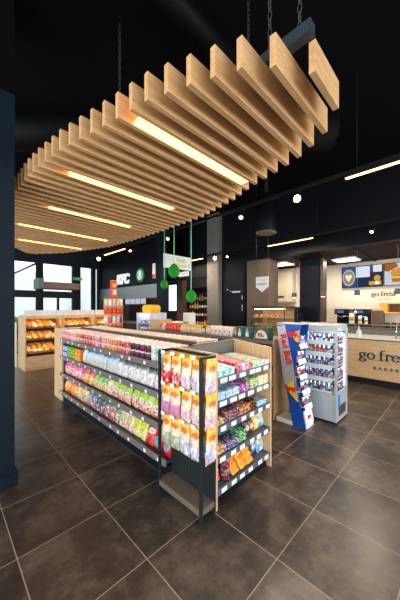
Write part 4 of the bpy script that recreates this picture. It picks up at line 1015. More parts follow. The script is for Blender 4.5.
for i, z in enumerate(CL_):
    for j in range(7):
        k = KS[i][min(2, j // 3)] if i == 3 else KS[i][j % 3]
        put('can' + k, can(k), (3.93 + 0.052, 1.24 + CD - 0.115 - j*0.064, z + 0.001), R.uniform(0, 3), '%s drinks can inside cooler, %s shelf, left face, %s from the rear' % (k, DEN[4-i], ORD[j]), 'drinks can', 'drinks cans in the glass cooler')
    for j in range(5):
        k = ('silver', 'blue', 'violet', 'orange', 'blue')[(i + j) % 5]
        put('can' + k, can(k), (3.93 + 0.13 + j*0.073, 1.24 + 0.062, z + 0.001), R.uniform(0, 3), '%s drinks can inside cooler, %s shelf, behind the door, %s from left' % (k, DEN[4-i], ORD[j]), 'drinks can', 'drinks cans in the glass cooler')
# ---------------------------------------------------------------- bakery counter
bc = thing('bakery_counter', 'long oak-fronted bakery counter with dark lettering and glass screen', 'counter', (6.5, 0.9, 0))
Y0, Y1 = -3.4, 1.05
MB().box(0.06, 0.7, Y0, Y1 - 0.02, 0.0, 0.14).build('kick_plate', flat((40, 40, 44), 0.4, 0.3, name='dark_kick'), bc)
fpn = MB().box(0.0, 0.03, Y0, Y1, 0.14, 0.955).build('front_panel', OAKY, bc)
MB().box(0.03, 0.72, Y1 - 0.03, Y1, 0.14, 0.955).build('end_panel', OAKY, bc)
MB().box(0.0, 0.04, Y0, Y1, 0.955, 0.975).build('shadow_gap', BLACK, bc)
MB().box(-0.02, 0.74, Y0, Y1 + 2.35, 0.975, 1.01, c=0.004).build('worktop', flat((222, 216, 206), 0.35, var=0.05, name='pale_worktop'), bc)
MB().box(0.04, 0.70, Y1, Y1 + 2.33, 0.0, 0.975).build('rear_cabinet', flat((58, 48, 44), 0.5, name='dark_counter_body'), bc)
gs = MB().box(0.05, 0.058, Y0, Y1 + 1.0, 1.03, 1.27).build('glass_screen', GLASS, bc)
MB().box(0.04, 0.068, Y0, Y1 + 1.0, 1.27, 1.285).build('screen_rail', flat((130, 120, 108), 0.3, 0.6, name='screen_rail_metal'), bc)
MB().box(0.05, 0.36, Y0, Y1 + 1.0, 1.285, 1.293).build('glass_shelf', GLASS, bc)
for y in (Y0 + 0.1, -1.7, -0.82, 0.05, 0.95, 1.9): MB().tube((0.08, y, 1.01), (0.08, y, 1.285), 0.017, 10).build('screen_post', CHROME, bc)
INK = flat((26, 40, 62), 0.45, name='dark_blue_letters'); LIME = flat((176, 206, 40), 0.45, name='lime_underline')
g, wd = go_fresh(); s = 0.295
strokes(sh(g, 0), '-x', (-0.001, 1.587 - 0.9, 0.545), s, 0.014, 0.115, 0.04).build('lettering', INK, fpn)
strokes([[(-0.22, 0.30), (0.05, 0.33), (0.6, 0.2), (1.2, 0.2), (1.7, 0.26), (2.4, 0.2), (3.3, 0.28)]], '-x', (-0.0005, 1.587 - 0.9, 0.545), s, 0.006, 0.045, 0.038).build('lettering_underline', LIME, fpn)
text('B A K E R Y', 0.095, 0.004, '-x', (-0.004, 0.16, 0.375), 'lettering', INK, fpn, bold=0.001, sx=1.15)

# things along the counter
def pastry_dome(rc): return MB().blob((0, 0, 0.024), (0.05, 0.05, 0.04), 10, 6, jit=0.06, flat_bottom=0.4).build('muffin', rc)
MUF = flat((214, 160, 80), 0.7, var=0.2, scale=30, name='golden_bake'); PNK = flat((232, 170, 180), 0.5, var=0.15, scale=30, name='pink_icing'); BRN = flat((150, 92, 50), 0.7, var=0.2, scale=30, name='brown_bake')
for a, (y, m_, nm) in enumerate(((2.94, MUF, 'golden'), (2.53, PNK, 'pink-iced'), (2.17, BRN, 'brown'))):
    st = thing('cake_stand', 'black cake stand of %s buns on the bakery counter' % nm, 'cake stand', (6.86, y, 1.011), group='cake stands on the bakery counter')
    MB().lathe([(0.085, 0.0), (0.08, 0.012), (0.025, 0.03), (0.022, 0.16), (0.03, 0.2)], 18).build('pedestal', BLACK, st)
    rr = (0.15, 0.17, 0.13)[a]
    MB().lathe([(0.03, 0.2), (rr - .02, 0.205), (rr, 0.225), (rr - 0.005, 0.228), (rr - .02, 0.214), (0, 0.212)], 24).build('plate', BLACK, st)
    n_ = 7 if a < 2 else 4
    for i in range(n_):
        t = 2*PI*i/max(1, n_ - 1); q = (rr - 0.07) if i else 0
        put('muf' + nm, lambda: pastry_dome(m_), (6.86 + q*math.cos(t), y + q*math.sin(t), 1.011 + 0.214), 0, '%s bun on black cake stand, %s' % (nm, 'in the middle' if i == 0 else ORD[i-1] + ' clockwise around the rim'), 'bun', nm + ' buns on a black stand')
TOPY = 1.294
def canister():
    o = MB().lathe([(0.048, 0), (0.05, 0.005), (0.05, 0.19), (0.044, 0.2)], 16).build('canister', flat((236, 222, 196), 0.4, name='cream_canister'))
    MB().lathe([(0.051, 0.2), (0.052, 0.225), (0.02, 0.235), (0.0, 0.236)], 16).build('lid', WHITE, o)
    MB().lathe([(0.0505, 0.06), (0.0512, 0.06), (0.0512, 0.14), (0.0505, 0.14)], 16).build('label_band', flat((170, 140, 100), 0.5, name='kraft_label'), o)
    return o
for i, (y, sc_) in enumerate(((1.79, 1.0), (1.62, 0.75), (1.50, 0.6))):
    o = put('canister', canister, (6.7, y, TOPY), 0, '%s cream lidded canister on glass shelf of the counter' % ('tallest', 'middle-sized', 'shortest')[i], 'canister', 'cream canisters on the counter')
    o.scale = (sc_, sc_, sc_)
def pump():
    o = MB().lathe([(0.045, 0), (0.05, 0.006), (0.05, 0.12), (0.02, 0.15), (0.018, 0.17)], 16).build('pump_bottle', WHITE)
    MB().lathe([(0.02, 0.168), (0.02, 0.19), (0.006, 0.192), (0.006, 0.225)], 10).tube((-0.05, 0, 0.222), (0.01, 0, 0.228), 0.007).build('pump_head', WHITE, o); return o
tag(pump(), 'white pump bottle standing on the pale worktop, below the canisters', 'bottle').location = (6.62, 1.62, 1.011)
def cup():
    o = MB().lathe([(0.027, 0), (0.038, 0.095), (0.036, 0.095), (0.026, 0.004), (0, 0.004)], 14).build('paper_cup', flat((238, 230, 216), 0.5, name='paper_cup_cream')); return o
for i in range(6): put('cup', cup, (6.56, 3.30 - i*0.09, 1.011), 0, 'pale paper cup on the counter, %s from the pastry case' % ORD[i], 'paper cup', 'paper cups beside the pastry case')
for i in range(5):
    y = 0.75 - i*0.33
    tr = thing('pastry_tray', 'dark tray of filled rolls behind the glass screen, %s from the white bottle' % ORD[i], 'tray', (6.86, y, 1.011), group='trays behind the glass screen')
    MB().box(-0.16, 0.16, -0.145, 0.145, 0, 0.012).box(-0.16, -0.15, -0.145, 0.145, 0.012, 0.03).box(0.15, 0.16, -0.145, 0.145, 0.012, 0.03).build('tray', BLACK, tr)
    for j in range(3):
        put('roll', simple('bread_roll', lambda: MB().blob((0, 0, 0.03), (0.11, 0.038, 0.035), 12, 6, jit=0.04, flat_bottom=0.3), BRN), (6.86, y - 0.09 + j*0.09, 1.025), R.uniform(-.1, .1), 'brown roll on the %s dark tray from the bottle, %s' % (ORD[i], ('left', 'middle', 'right')[j]), 'roll', 'filled rolls behind the screen')

# glass pastry case
pc = thing('pastry_case', 'glass pastry display case of lit shelves before the brown column', 'display case', (5.86, 3.0, 0))
MB().box(0.0, 0.56, 0.0, 0.95, 0.0, 0.98).build('base', flat((66, 54, 46), 0.5, name='case_base'), pc)
for x in (0.0, 0.54):
    for y in (0.0, 0.93): MB().box(x, x + 0.02, y, y + 0.02, 0.98, 1.62).build('post', flat((70, 62, 56), 0.35, 0.6, name='case_metal'), pc)
MB().prism([(0.0, 1.62), (0.56, 1.62), (0.56, 1.69), (0.08, 1.69)], 0.0, 0.95, 'xz').build('lid', flat((74, 62, 52), 0.35, 0.5, name='case_lid'), pc)
MB().box(0.002, 0.008, 0.02, 0.93, 0.98, 1.62).build('front_glass', GLASS, pc)
MB().box(0.02, 0.54, 0.002, 0.008, 0.98, 1.62).build('side_glass', GLASS, pc)
MB().box(0.54, 0.55, 0.02, 0.93, 0.98, 1.62).build('back_panel', flat((170, 128, 80), 0.5, name='case_back'), pc)
MB().box(0.1, 0.14, 0.05, 0.9, 1.605, 1.62).build('case_lamp', glow((255, 205, 140), 14, 'case_lamp'), pc)
for k, z in enumerate((1.0, 1.2, 1.41)):
    MB().box(0.03, 0.53, 0.02, 0.93, z - 0.012, z).build('shelf', flat((236, 206, 150), 0.3, name='lit_shelf'), pc)
    for i in range(6):
        put('pastry', simple('pastry', lambda: MB().blob((0, 0, 0.03), (0.055, 0.06, 0.035), 10, 6, jit=0.12, flat_bottom=0.3), MUF), (5.96, 3.0 + 0.1 + i*0.15, z + 6.6e-4), R.uniform(0, 3), 'golden pastry on %s shelf of pastry case, %s from right' % (('lowest', 'middle', 'top')[k], ORD[i]), 'pastry', 'pastries in the glass case')
# back counter, coffee machines
kb = thing('back_counter', 'dark back counter below the screens, carrying two coffee machines', 'counter', (8.3, 1.0, 0))
MB().box(0.0, 0.68, -3.0, 2.3, 0.0, 1.07).build('cabinet', flat((150, 140, 128), 0.5, name='back_cabinet'), kb)
MB().box(-0.03, 0.69, -3.0, 2.32, 1.07, 1.11, c=0.004).build('worktop', flat((110, 100, 92), 0.35, name='dark_worktop'), kb)
MACH = flat((30, 32, 38), 0.3, 0.3, name='machine_black')
def coffee(y, lab):
    t = thing('coffee_machine', lab, 'coffee machine', (8.45, y, 1.11), group='coffee machines on the back counter')
    MB().box(0.0, 0.42, -0.2, 0.2, 0.0, 0.06, c=0.01).box(0.22, 0.42, -0.2, 0.2, 0.06, 0.34, c=0.01).box(-0.02, 0.42, -0.2, 0.2, 0.34, 0.5, c=0.015).build('body', MACH, t)
    MB().box(-0.024, -0.02, -0.06, 0.17, 0.38, 0.46).build('display', glow((90, 120, 170), 0.9, 'dim_display'), t)
    MB().tube((-0.026, 0.13, 0.42), (-0.02, 0.13, 0.42), 0.038, 16).build('dial', CHROME, t)
    MB().tube((0.08, -0.03, 0.25), (0.08, -0.03, 0.34), 0.03, 12).tube((0.08, 0.03, 0.22), (0.08, 0.03, 0.25), 0.012, 8).build('spout', CHROME, t)
    MB().path([(0.05, -0.16, 0.3), (-0.05, -0.12, 0.29), (-0.06, 0.0, 0.28), (-0.05, 0.1, 0.30)], 0.012, 8).build('handle', CHROME, t)
    MB().box(0.02, 0.2, -0.16, 0.16, 0.06, 0.075).build('drip_tray', CHROME, t)
coffee(2.52, 'black coffee machine on the back counter, left of the pair')
coffee(2.02, 'black coffee machine on the back counter, right of the pair')
tag(MB().box(-0.2, 0.2, -0.13, 0.13, 0, 0.46, c=0.01).build('coffee_grinder', flat((96, 70, 54), 0.45, name='brown_hopper')), 'brown appliance beside right coffee machine on back counter', 'appliance').location = (8.68, 1.66, 1.111)
def jug():
    o = MB().lathe([(0.05, 0), (0.052, 0.004), (0.045, 0.12), (0.05, 0.14)], 14).build('jug', flat((44, 40, 40), 0.3, 0.4, name='dark_jug')); MB().path([(0.045, 0, 0.03), (0.085, 0, 0.05), (0.085, 0, 0.1), (0.048, 0, 0.125)], 0.007, 6).build('handle', BLACK, o); return o
for i in range(5): put('jug', jug, (8.46, 1.40 - i*0.14, 1.111), 1.0, 'dark jug on the back counter below the wall lettering, %s from left' % ORD[i], 'jug', 'dark jugs on the back counter')

# wall lettering, yellow shelf box, screens
g, wd = go_fresh(); s = 0.187
wl = tag(strokes(g, '-x', (8.999, 1.88, 1.985), s, 0.012, 0.115, 0.035).build('wall_lettering', flat((92, 78, 60), 0.5, name='bronze_letters')), 'bronze shop lettering mounted on cream bakery wall under the screens', 'sign')
text('B A K E R Y', 0.065, 0.003, '-x', (8.996, 1.53, 1.885), 'lettering', flat((120, 104, 84), 0.5), wl)
strokes([[(-0.25, 0.22), (0.1, 0.26), (0.6, 0.18), (1.2, 0.18), (1.9, 0.25), (3.0, 0.2)]], '-x', (8.9985, 1.88, 1.985), s, 0.004, 0.03, 0.022).build('lettering_underline', flat((190, 186, 110), 0.5), wl)
WB = wood((236, 176, 70), (206, 140, 46), 'y', name='honey_wood')
wb = thing('wall_shelf_box', 'honey-coloured open wooden shelf box on the cream bakery wall', 'shelf', (8.7, 1.0, 1.5))
MB().box(0.0, 0.3, -0.5, 0.62, 0.0, 0.03).build('bottom_board', WB, wb); MB().box(0.0, 0.3, -0.5, 0.62, 0.25, 0.28).build('top_board', WB, wb)
MB().box(0.0, 0.3, 0.44, 0.62, 0.03, 0.25).build('end_block', WB, wb); MB().box(0.0, 0.3, -0.5, -0.46, 0.03, 0.25).build('end_board', WB, wb)
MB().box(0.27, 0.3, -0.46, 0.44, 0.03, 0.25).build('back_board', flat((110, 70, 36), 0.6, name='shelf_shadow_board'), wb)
def screen(y, lab, parts):
    t = thing('menu_screen', lab, 'screen', (8.9, y, 2.58), group='menu screens on the bakery wall')
    MB().box(0.0, 0.06, -0.53, 0.53, -0.32, 0.32, c=0.004).build('housing', BLACK, t)
    for nm, col, e, polys in parts:
        m = MB()
        for k, pl in enumerate(polys): m.prism([(-a, b_) for a, b_ in pl], -0.0016 - 0.0004*parts.index((nm, col, e, polys)), -0.0002, 'yz')
        m.build(nm, glow(col, e, 'screen_' + nm), t)
    MB().tube((0.06, 0.0, 0.2), (0.1, 0.0, 0.2), 0.05, 10).build('bracket', BLACK, t)
def rc_(a0, a1, b0, b1): return [(a0, b0), (a1, b0), (a1, b1), (a0, b1)]
def cr_(cx, cz, rx, rz, n=20): return [(cx + rx*math.cos(2*PI*i/n), cz + rz*math.sin(2*PI*i/n)) for i in range(n)]
screen(2.12, 'menu screen showing a coffee cup and dishes, left of the two', [
    ('picture_ground', (52, 96, 160), 0.8, [rc_(-.515, .515, -.305, .305)]),
    ('picture_dark', (44, 62, 96), 0.7, [rc_(-.14, .515, -.305, -.02), rc_(.2, .515, -.02, .12)]),
    ('picture_panel', (222, 228, 240), 1.0, [rc_(-.14, .22, -.03, .29), rc_(.3, .515, .1, .3)]),
    ('picture_cup', (214, 206, 190), 0.9, [cr_(-.335, -.02, .17, .25)]),
    ('picture_coffee', (170, 150, 110), 0.8, [cr_(-.335, -.02, .145, .215)]),
    ('picture_foam', (240, 240, 236), 0.95, [[(-.335, -.15), (-.43, .0), (-.40, .09), (-.335, .05), (-.27, .09), (-.24, .0)]]),
    ('picture_food', (224, 170, 50), 0.9, [rc_(.2, .5, -.27, -.16), cr_(.4, -.08, .08, .09), cr_(.27, -.22, .06, .06)]),
    ('picture_plate', (240, 240, 240), 0.95, [cr_(.40, -.22, .06, .05)]),
    ('picture_red', (110, 50, 60), 0.7, [rc_(.22, .33, .02, .11)])])
screen(1.03, 'menu screen showing a toasted sandwich, right of the two', [
    ('picture_ground', (206, 210, 222), 0.95, [rc_(-.515, .515, -.305, .305)]),
    ('picture_fries', (176, 110, 50), 0.8, [[(-.515, .305), (-.25, .305), (-.2, .2), (-.42, .08), (-.515, .1)]]),
    ('picture_bread', (226, 160, 70), 0.9, [[(-.34, .12), (-.1, .18), (.2, .12), (.3, .0), (.25, -.1), (-.32, -.1), (-.38, .0)]]),
    ('picture_cheese', (244, 206, 90), 0.95, [rc_(-.36, .27, -.12, -.06)]),
    ('picture_toast', (196, 120, 44), 0.85, [[(-.36, -.12), (.26, -.12), (.24, -.22), (-.33, -.22)]]),
    ('picture_leaf', (90, 130, 50), 0.7, [rc_(-.33, .2, -.06, -.045)])])
# pendant cube lamps over the counter
for i in range(6):
    y = 3.30 - i*0.775
    t = thing('pendant_lamp', 'small black cube pendant over bakery counter, %s from the pastry case' % ORD[i], 'pendant lamp', (7.0, y, 1.93), group='cube pendants over the counter')
    MB().box(-0.05, 0.05, -0.05, 0.05, 0, 0.13, c=0.006).build('lamp_shade', flat((58, 72, 84), 0.4, 0.2, name='pendant_slate'), t)
    MB().box(-0.035, 0.035, -0.035, 0.035, -0.004, 0.0).build('diffuser', glow((255, 220, 170), 8, 'pendant_glow'), t)
    MB().tube((0, 0, 0.13), (0, 0, 3.02 - 1.93), 0.004, 5).build('cable', flat((150, 146, 140), 0.5, name='pale_cable'), t)
# ceiling light panels of the bakery
for i, (x, y) in enumerate(((8.1, 2.3), (7.5, 3.95), (8.1, 0.2), (8.1, -1.9))):
    t = thing('ceiling_light_panel', 'square ceiling light panel %s' % ('above coffee machines, left of screens', 'over the kitchen doorway beside the brown column', 'above the right screen, beyond the frame edge', 'far along the bakery ceiling')[i], 'ceiling light', (x, y, 2.975))
    MB().box(-0.3, 0.3, -0.3, 0.3, 0.006, 0.045).build('frame', WHITE, t); MB().box(-0.28, 0.28, -0.28, 0.28, 0.0, 0.006).build('diffuser', glow((255, 232, 200), 5, 'panel_glow'), t)
# kitchen wall unit beyond the doorway
ku = thing('wall_cabinet', 'cream wall cabinet with dark slot handle, seen through the kitchen doorway', 'cabinet', (8.35, 4.0, 1.85))
MB().box(0.0, 0.24, 0.0, 1.0, 0.0, 1.12, c=0.004).build('body', flat((206, 190, 166), 0.5, name='cabinet_cream'), ku)
MB().box(-0.012, 0.0, 0.3, 0.62, 0.14, 0.2).build('handle', BLACK, ku)
tag(MB().box(-0.2, 0.2, -0.11, 0.11, 0, 0.5, c=0.02).box(-0.16, 0.16, -0.09, 0.09, 0.5, 0.66, c=0.02).build('coffee_brewer', MACH), 'black brewing machine on counter left of the dark column', 'coffee machine').location = (6.98, 3.21, 1.011)

# ---------------------------------------------------------------- bread cabinets at the far left
BW = OAK; LITB = flat((238, 214, 170), 0.6, name='bread_back')
loaf_m = [flat((236, 176, 92), 0.7, var=0.3, scale=18, name='golden_crust'), flat((218, 148, 70), 0.7, var=0.3, scale=18, name='brown_crust'), flat((240, 218, 180), 0.75, var=0.12, scale=18, name='floury_crust')]
def loaf(k):
    def f():
        if k == 2: m = MB().blob((0, 0, 0.05), (0.075, 0.08, 0.06), 12, 7, jit=0.05, flat_bottom=0.3)
        else:
            m = MB().blob((0, 0, 0.058), (0.072, 0.11, 0.07), 12, 8, jit=0.05, flat_bottom=0.3)
            for q in (-.05, 0, .05): m.box(-0.04, 0.04, q - 0.006, q + 0.006, 0.11, 0.127, 0)
        return m.build('bread_loaf', loaf_m[k])
    return f
def bread_unit(x0, w_, lab, loaves, nm):
    t = thing('bread_cabinet', lab, 'bread cabinet', (x0, 7.96, 0))
    MB().box(0.0, 0.03, 0.0, 0.8, 0, 1.41).build('side_panel', BW, t); MB().box(w_ - 0.03, w_, 0.0, 0.8, 0, 1.41).build('side_panel', BW, t)
    MB().box(0.03, w_ - 0.03, 0.02, 0.8, 0.0, 0.06).build('plinth', BW, t)
    for a in (0, 1):
        h = (w_ - 0.06)/2
        MB().box(0.032 + a*h, 0.028 + (a+1)*h, 0.0, 0.02, 0.07, 0.365).build('drawer', OAKX, t)
    MB().box(0.03, w_ - 0.03, 0.02, 0.78, 0.365, 0.40).build('base_board', OAKX, t)
    MB().box(0.03, w_ - 0.03, 0.78, 0.8, 0.06, 1.41).build('back_panel', LITB, t)
    MB().box(0.03, w_ - 0.03, 0.0, 0.02, 1.355, 1.41).build('valance', OAKX, t)
    MB().box(0.0, w_, 0.0, 0.8, 1.41, 1.44).build('top_board', OAKX, t)
    MB().box(0.0, w_, 0.03, 0.05, 1.44, 1.58).build('glass_upstand', flat((206, 208, 206), 0.3, var=0.12, scale=6, name='frosted_panel'), t)
    for z in (0.40, 0.75, 1.06):
        s_ = MB().prism([(0.02, z), (0.78, z + 0.2), (0.78, z + 0.22), (0.02, z + 0.02)], 0.03, w_ - 0.03, 'yz').build('shelf', OAKX, t)
        MB().box(0.03, w_ - 0.03, 0.0, 0.02, z - 0.025, z + 0.045).build('shelf_edge', flat((44, 36, 30), 0.4, name='dark_shelf_edge'), s_)
        zl = {0.40: 0.738, 0.75: 1.048, 1.06: 1.375}[z]
        MB().box(0.05, w_ - 0.05, 0.022, 0.05, zl, zl + 0.008).build('shelf_lamp', glow((255, 196, 110), 22, 'bread_lamp'), t)
    for ti, z in enumerate((0.42, 0.77, 1.08)):
        if ti not in loaves: continue
        n_ = int((w_ - 0.1)/0.145)
        for i in range(n_):
            for r_ in range(3):
                k = ((i*3 + r_ + ti) * 7 // 3) % 3
                if ti == 0 and i < 3: k = 2 if r_ == 0 else k
                yy_ = 0.14 + 0.2*r_; zz_ = z + (yy_ - 0.02)*0.2/0.76 + 0.006
                put('loaf%d' % k, loaf(k), (x0 + 0.11 + i*0.145, 7.96 + yy_, zz_), (0.25, 0, R.uniform(-.12, .12)), '%s %s on %s tier of %s, %s row, %s from left' % (('golden', 'brown', 'pale')[k], ('loaf', 'loaf', 'bun')[k], ('lowest', 'middle', 'top')[ti], nm, ('front', 'middle', 'back')[r_], ORD[i]), 'bread', 'bread in the bread cabinets')
bread_unit(1.58, 0.90, 'oak bread cabinet with three lit tiers of loaves and drawers, by the column', (0, 1, 2), 'leftmost bread cabinet')
bread_unit(2.50, 0.90, 'oak bread cabinet in middle of the row, mostly behind the sweets shelving', (2,), 'middle bread cabinet')
bread_unit(3.42, 0.80, 'oak bread cabinet at right end of the row, near the red tower', (2,), 'right bread cabinet')
tag(MB().box(-0.15, 0.15, -0.008, 0.008, 0, 0.14, c=0.003).build('price_board', flat((70, 74, 76), 0.5, name='board_grey')), 'small grey board standing on top of the middle bread cabinet', 'sign').location = (2.82, 8.06, 1.441)
# white end panel between column and bread cabinet
tag(MB().box(1.43, 1.54, 8.72, 8.78, 0, 1.25, c=0.004).build('partition_screen', WHITE), 'narrow white screen standing left of the oak bread cabinet', 'screen')

# hanging timber box over the bread, by the far window
hb = thing('hanging_bulkhead', 'dark timber bulkhead hanging before the far window', 'bulkhead', (2.7, 9.2, 2.24))
MB().box(-0.45, 0.6, -0.3, 0.3, 0.0, 0.2, c=0.004).build('timber_box', wood((104, 70, 44), (70, 46, 30), 'x', name='dark_timber'), hb)
MB().box(-0.58, -0.45, -0.32, 0.32, -0.02, 0.3, c=0.004).build('end_cap', flat((70, 92, 90), 0.5, name='teal_grey_end'), hb)
for x in (-0.4, 0.55): MB().tube((x, 0, 0.2), (x, 0, H - 2.24), 0.008, 5).build('cable', BLACK, hb)
# exit sign by the window
tag(MB().box(3.35, 3.65, 9.6, 9.63, 2.62, 2.72).build('exit_sign', glow((70, 180, 110), 0.7, 'exit_green')), 'small green lit exit sign hanging before the far window', 'sign')
MB().tube((3.5, 9.615, 2.72), (3.5, 9.615, H), 0.006, 5).build('rod', BLACK, bpy.data.objects['exit_sign'])
# ---------------------------------------------------------------- far shop front signs
fa = tag(text('KFC', 0.50, 0.03, '-x', (5.07, 9.33, 2.74), 'shop_lettering', glow((250, 250, 250), 0.95, 'lit_white'), None, bold=0.022, roll=-0.0, shear=0.14), 'lit white three-letter shop sign on the dark fascia', 'sign')
lg = thing('round_logo_sign', 'round green and white logo sign on the dark fascia, right of white lettering', 'sign', (5.07, 8.10, 2.81))
GRN = glow((50, 140, 84), 0.75, 'lit_green'); LW = glow((244, 248, 244), 0.9, 'lit_white_disc')
def disc(r0, r1, x0, x1, n=28):
    m = MB(); vs = []
    for x in (x0, x1):
        for r in (r0, r1):
            for i in range(n): vs.append((x, r*math.cos(2*PI*i/n), r*math.sin(2*PI*i/n)))
    fs = []
    for i in range(n):
        j = (i+1) % n
        fs += [(i, j, n+j, n+i), (2*n+i, 3*n+i, 3*n+j, 2*n+j), (n+i, n+j, 3*n+j, 3*n+i), (i, 2*n+i, 2*n+j, j)]
    return m.add(vs, fs)
disc(0.001, 0.25, 0.0, 0.03).build('disc', GRN, lg)
disc(0.15, 0.17, -0.006, 0.0).build('ring', LW, lg)
em = MB()
for a in (-0.09, -0.03, 0.03, 0.09): em.prism([(a - 0.014, -0.14), (a + 0.014, -0.14), (a*0.6 + 0.02, 0.1), (a*0.6 - 0.02, 0.1)], -0.006, 0.0, 'yz')
em.prism([(0.07*math.cos(t*PI/8), 0.07 + 0.07*math.sin(t*PI/8)) for t in range(16)], -0.007, 0.0, 'yz')
em.build('emblem', LW, lg)
tag(text('essa', 0.34, 0.02, '-x', (6.47, 7.35, 2.93), 'shop_lettering', glow((245, 240, 238), 0.9, 'lit_white_two'), None, bold=0.012, shear=0.2), 'lit white slanted lettering behind the hanging white sign', 'sign')
vs_ = thing('vertical_sign', 'small red and white upright sign fixed beside the dark pylon', 'sign', (5.05, 7.22, 2.62))
MB().box(0.0, 0.03, -0.07, 0.07, 0, 0.5).build('board', PAPER, vs_); MB().box(-0.003, 0.0, -0.07, 0.07, 0.0, 0.14).build('red_band', flat((220, 70, 40), 0.4, name='sign_red'), vs_)
# menu boards and counter inside the first shop
for i in range(4):
    t = thing('menu_board', 'pale lilac lit menu board inside the dark shop, %s from left' % ORD[i], 'screen', (6.3, 11.1 - i*0.44, 1.80), group='lit menu boards inside the dark shop')
    MB().box(0.0, 0.03, -0.21, 0.21, 0, 0.3).tube((0.015, 0, 0.3), (0.015, 0, 0.5), 0.01).build('housing', BLACK, t); mm = MB().box(-0.004, 0.0, -0.2, 0.2, 0.015, 0.285).build('screen', glow((176, 190, 226), 0.9, 'menu_lilac'), t)
    q = MB()
    for k in range(4): q.box(-0.006, -0.004, -0.16 + k*0.1, -0.1 + k*0.1, 0.06, 0.22)
    q.build('picture', glow((226, 214, 200), 0.9, 'menu_picture'), mm)
sk = thing('shop_counter', 'dark shop counter under the roller shutter', 'counter', (5.72, 9.3, 0))
MB().box(0, 0.7, -1.6, 2.0, 0, 1.0).build('cabinet', flat((70, 56, 46), 0.5, name='shop_counter_brown'), sk); MB().box(-0.03, 0.73, -1.62, 2.02, 1.0, 1.04).build('worktop', flat((150, 140, 130), 0.4), sk)

# red snack tower on the far side
tw = thing('snack_tower', 'tall red cardboard tower with round tiers of tins, beyond first shelving unit', 'display tower', (3.24, 6.44, 0))
TRED = flat((226, 40, 24), 0.4, name='tower_red'); TORG = flat((240, 84, 30), 0.4, name='tower_orange')
MB().lathe([(0.30, 0), (0.30, 0.1), (0.10, 0.1), (0.10, 1.9)], 20).build('core', TRED, tw)
MB().box(-0.065, 0.065, -0.065, 0.065, 1.88, 2.36, c=0.01).build('header', TRED, tw)
hb2 = MB().box(-0.05, 0.05, -0.071, -0.065, 1.98, 2.12).build('header_print', flat((236, 226, 216), 0.5, name='tower_print'), tw)
MB().prism([(-.06, 2.2), (-.03, 2.16), (0, 2.2), (.03, 2.16), (.06, 2.2), (.05, 2.28), (-.05, 2.28)], -0.071, -0.065, 'xz').build('header_emblem', RYEL, tw)
for k, z in enumerate((1.05, 1.27, 1.49, 1.71)):
    MB().lathe([(0.11, z - 0.03), (0.25, z - 0.03), (0.255, z - 0.02), (0.25, z - 0.012), (0.11, z - 0.012)], 24).build('tier', flat((214, 206, 196), 0.4, name='tier_white'), tw)
TC = [TORG, TRED, flat((240, 238, 230), 0.4, name='tin_white'), flat((196, 206, 190), 0.4, name='tin_sage'), flat((240, 206, 120), 0.4, name='tin_yellow')]
def crisp(k):
    def f():
        o = MB().lathe([(0.04, 0), (0.04, 0.165)], 12).build('crisp_tube', TC[k]); MB().lathe([(0.0415, 0.163), (0.042, 0.175), (0.0, 0.176)], 12).build('lid', WHITE, o)
        return o
    return f
for k, z in enumerate((1.05, 1.27, 1.49, 1.71)):
    for i in range(13):
        a = 2*PI*i/13; face = math.cos(a + 3*PI/4 - PI) # facing the viewer or not
        kk = ((0, 0, 0), (2, 2, 0), (0, 1, 0), (3, 4, 2))[k][i % 3] if k != 2 else (0 if i not in (0, 1) else 1)
        put('crisp%d' % kk, crisp(kk), (3.24 + 0.2*math.cos(a), 6.44 + 0.2*math.sin(a), z - 0.0115), a, '%s snack tube on %s tier of red tower, %s round the ring' % (('orange', 'red', 'white', 'sage', 'yellow')[kk], ('lowest', 'second', 'third', 'top')[k], ORD[i]), 'snack tube', 'snack tubes on the red tower')

# small counter-top fridge, boxes and dispensers beyond the second shelving unit
ct = thing('till_counter', 'dark till counter behind the second shelving unit', 'counter', (4.55, 3.6, 0))
MB().box(0.0, 0.7, -0.4, 3.1, 0, 1.05).build('cabinet', flat((60, 58, 58), 0.5, name='till_cabinet'), ct); MB().box(-0.03, 0.73, -0.42, 3.12, 1.05, 1.09, c=0.004).build('worktop', flat((84, 80, 78), 0.4, name='till_top'), ct)
ff = thing('countertop_fridge', 'small blue-white lit glass fridge beside the kraft cardboard box', 'fridge', (3.62, 5.33, 0))
MB().box(0.0, 0.5, 0.0, 0.6, 0, 1.0).build('plinth', flat((90, 76, 64), 0.5, name='fridge_plinth'), ff)
MB().box(0, 0.5, 0, 0.03, 1.0, 1.52).box(0, 0.5, 0.57, 0.6, 1.0, 1.52).box(0, 0.5, 0.03, 0.57, 1.49, 1.52).box(0, 0.5, 0.03, 0.57, 1.0, 1.03).box(0.47, 0.5, 0.03, 0.57, 1.03, 1.49).build('case', flat((206, 216, 236), 0.35, name='fridge_blue_white'), ff)
MB().box(0.006, 0.012, 0.03, 0.57, 1.03, 1.49).build('door_glass', GLASS, ff); MB().box(0.05, 0.46, 0.05, 0.55, 1.478, 1.488).build('fridge_lamp', glow((220, 232, 255), 4, 'fridge_glow'), ff)
MB().box(0.02, 0.46, 0.03, 0.57, 1.25, 1.26).build('shelf', WHITE, ff)
for z in (1.031, 1.261):
    for i in range(6):
        k = ('blue', 'white', 'red')[i % 3]; put('can' + k, can(k), (3.72, 5.42 + i*0.085, z), 0, '%s drinks can in small fridge, %s shelf, %s from right' % (k, 'lower' if z < 1.2 else 'upper', ORD[i]), 'drinks can', 'drinks cans in the small fridge')
KR = flat((206, 172, 126), 0.7, name='kraft_card')
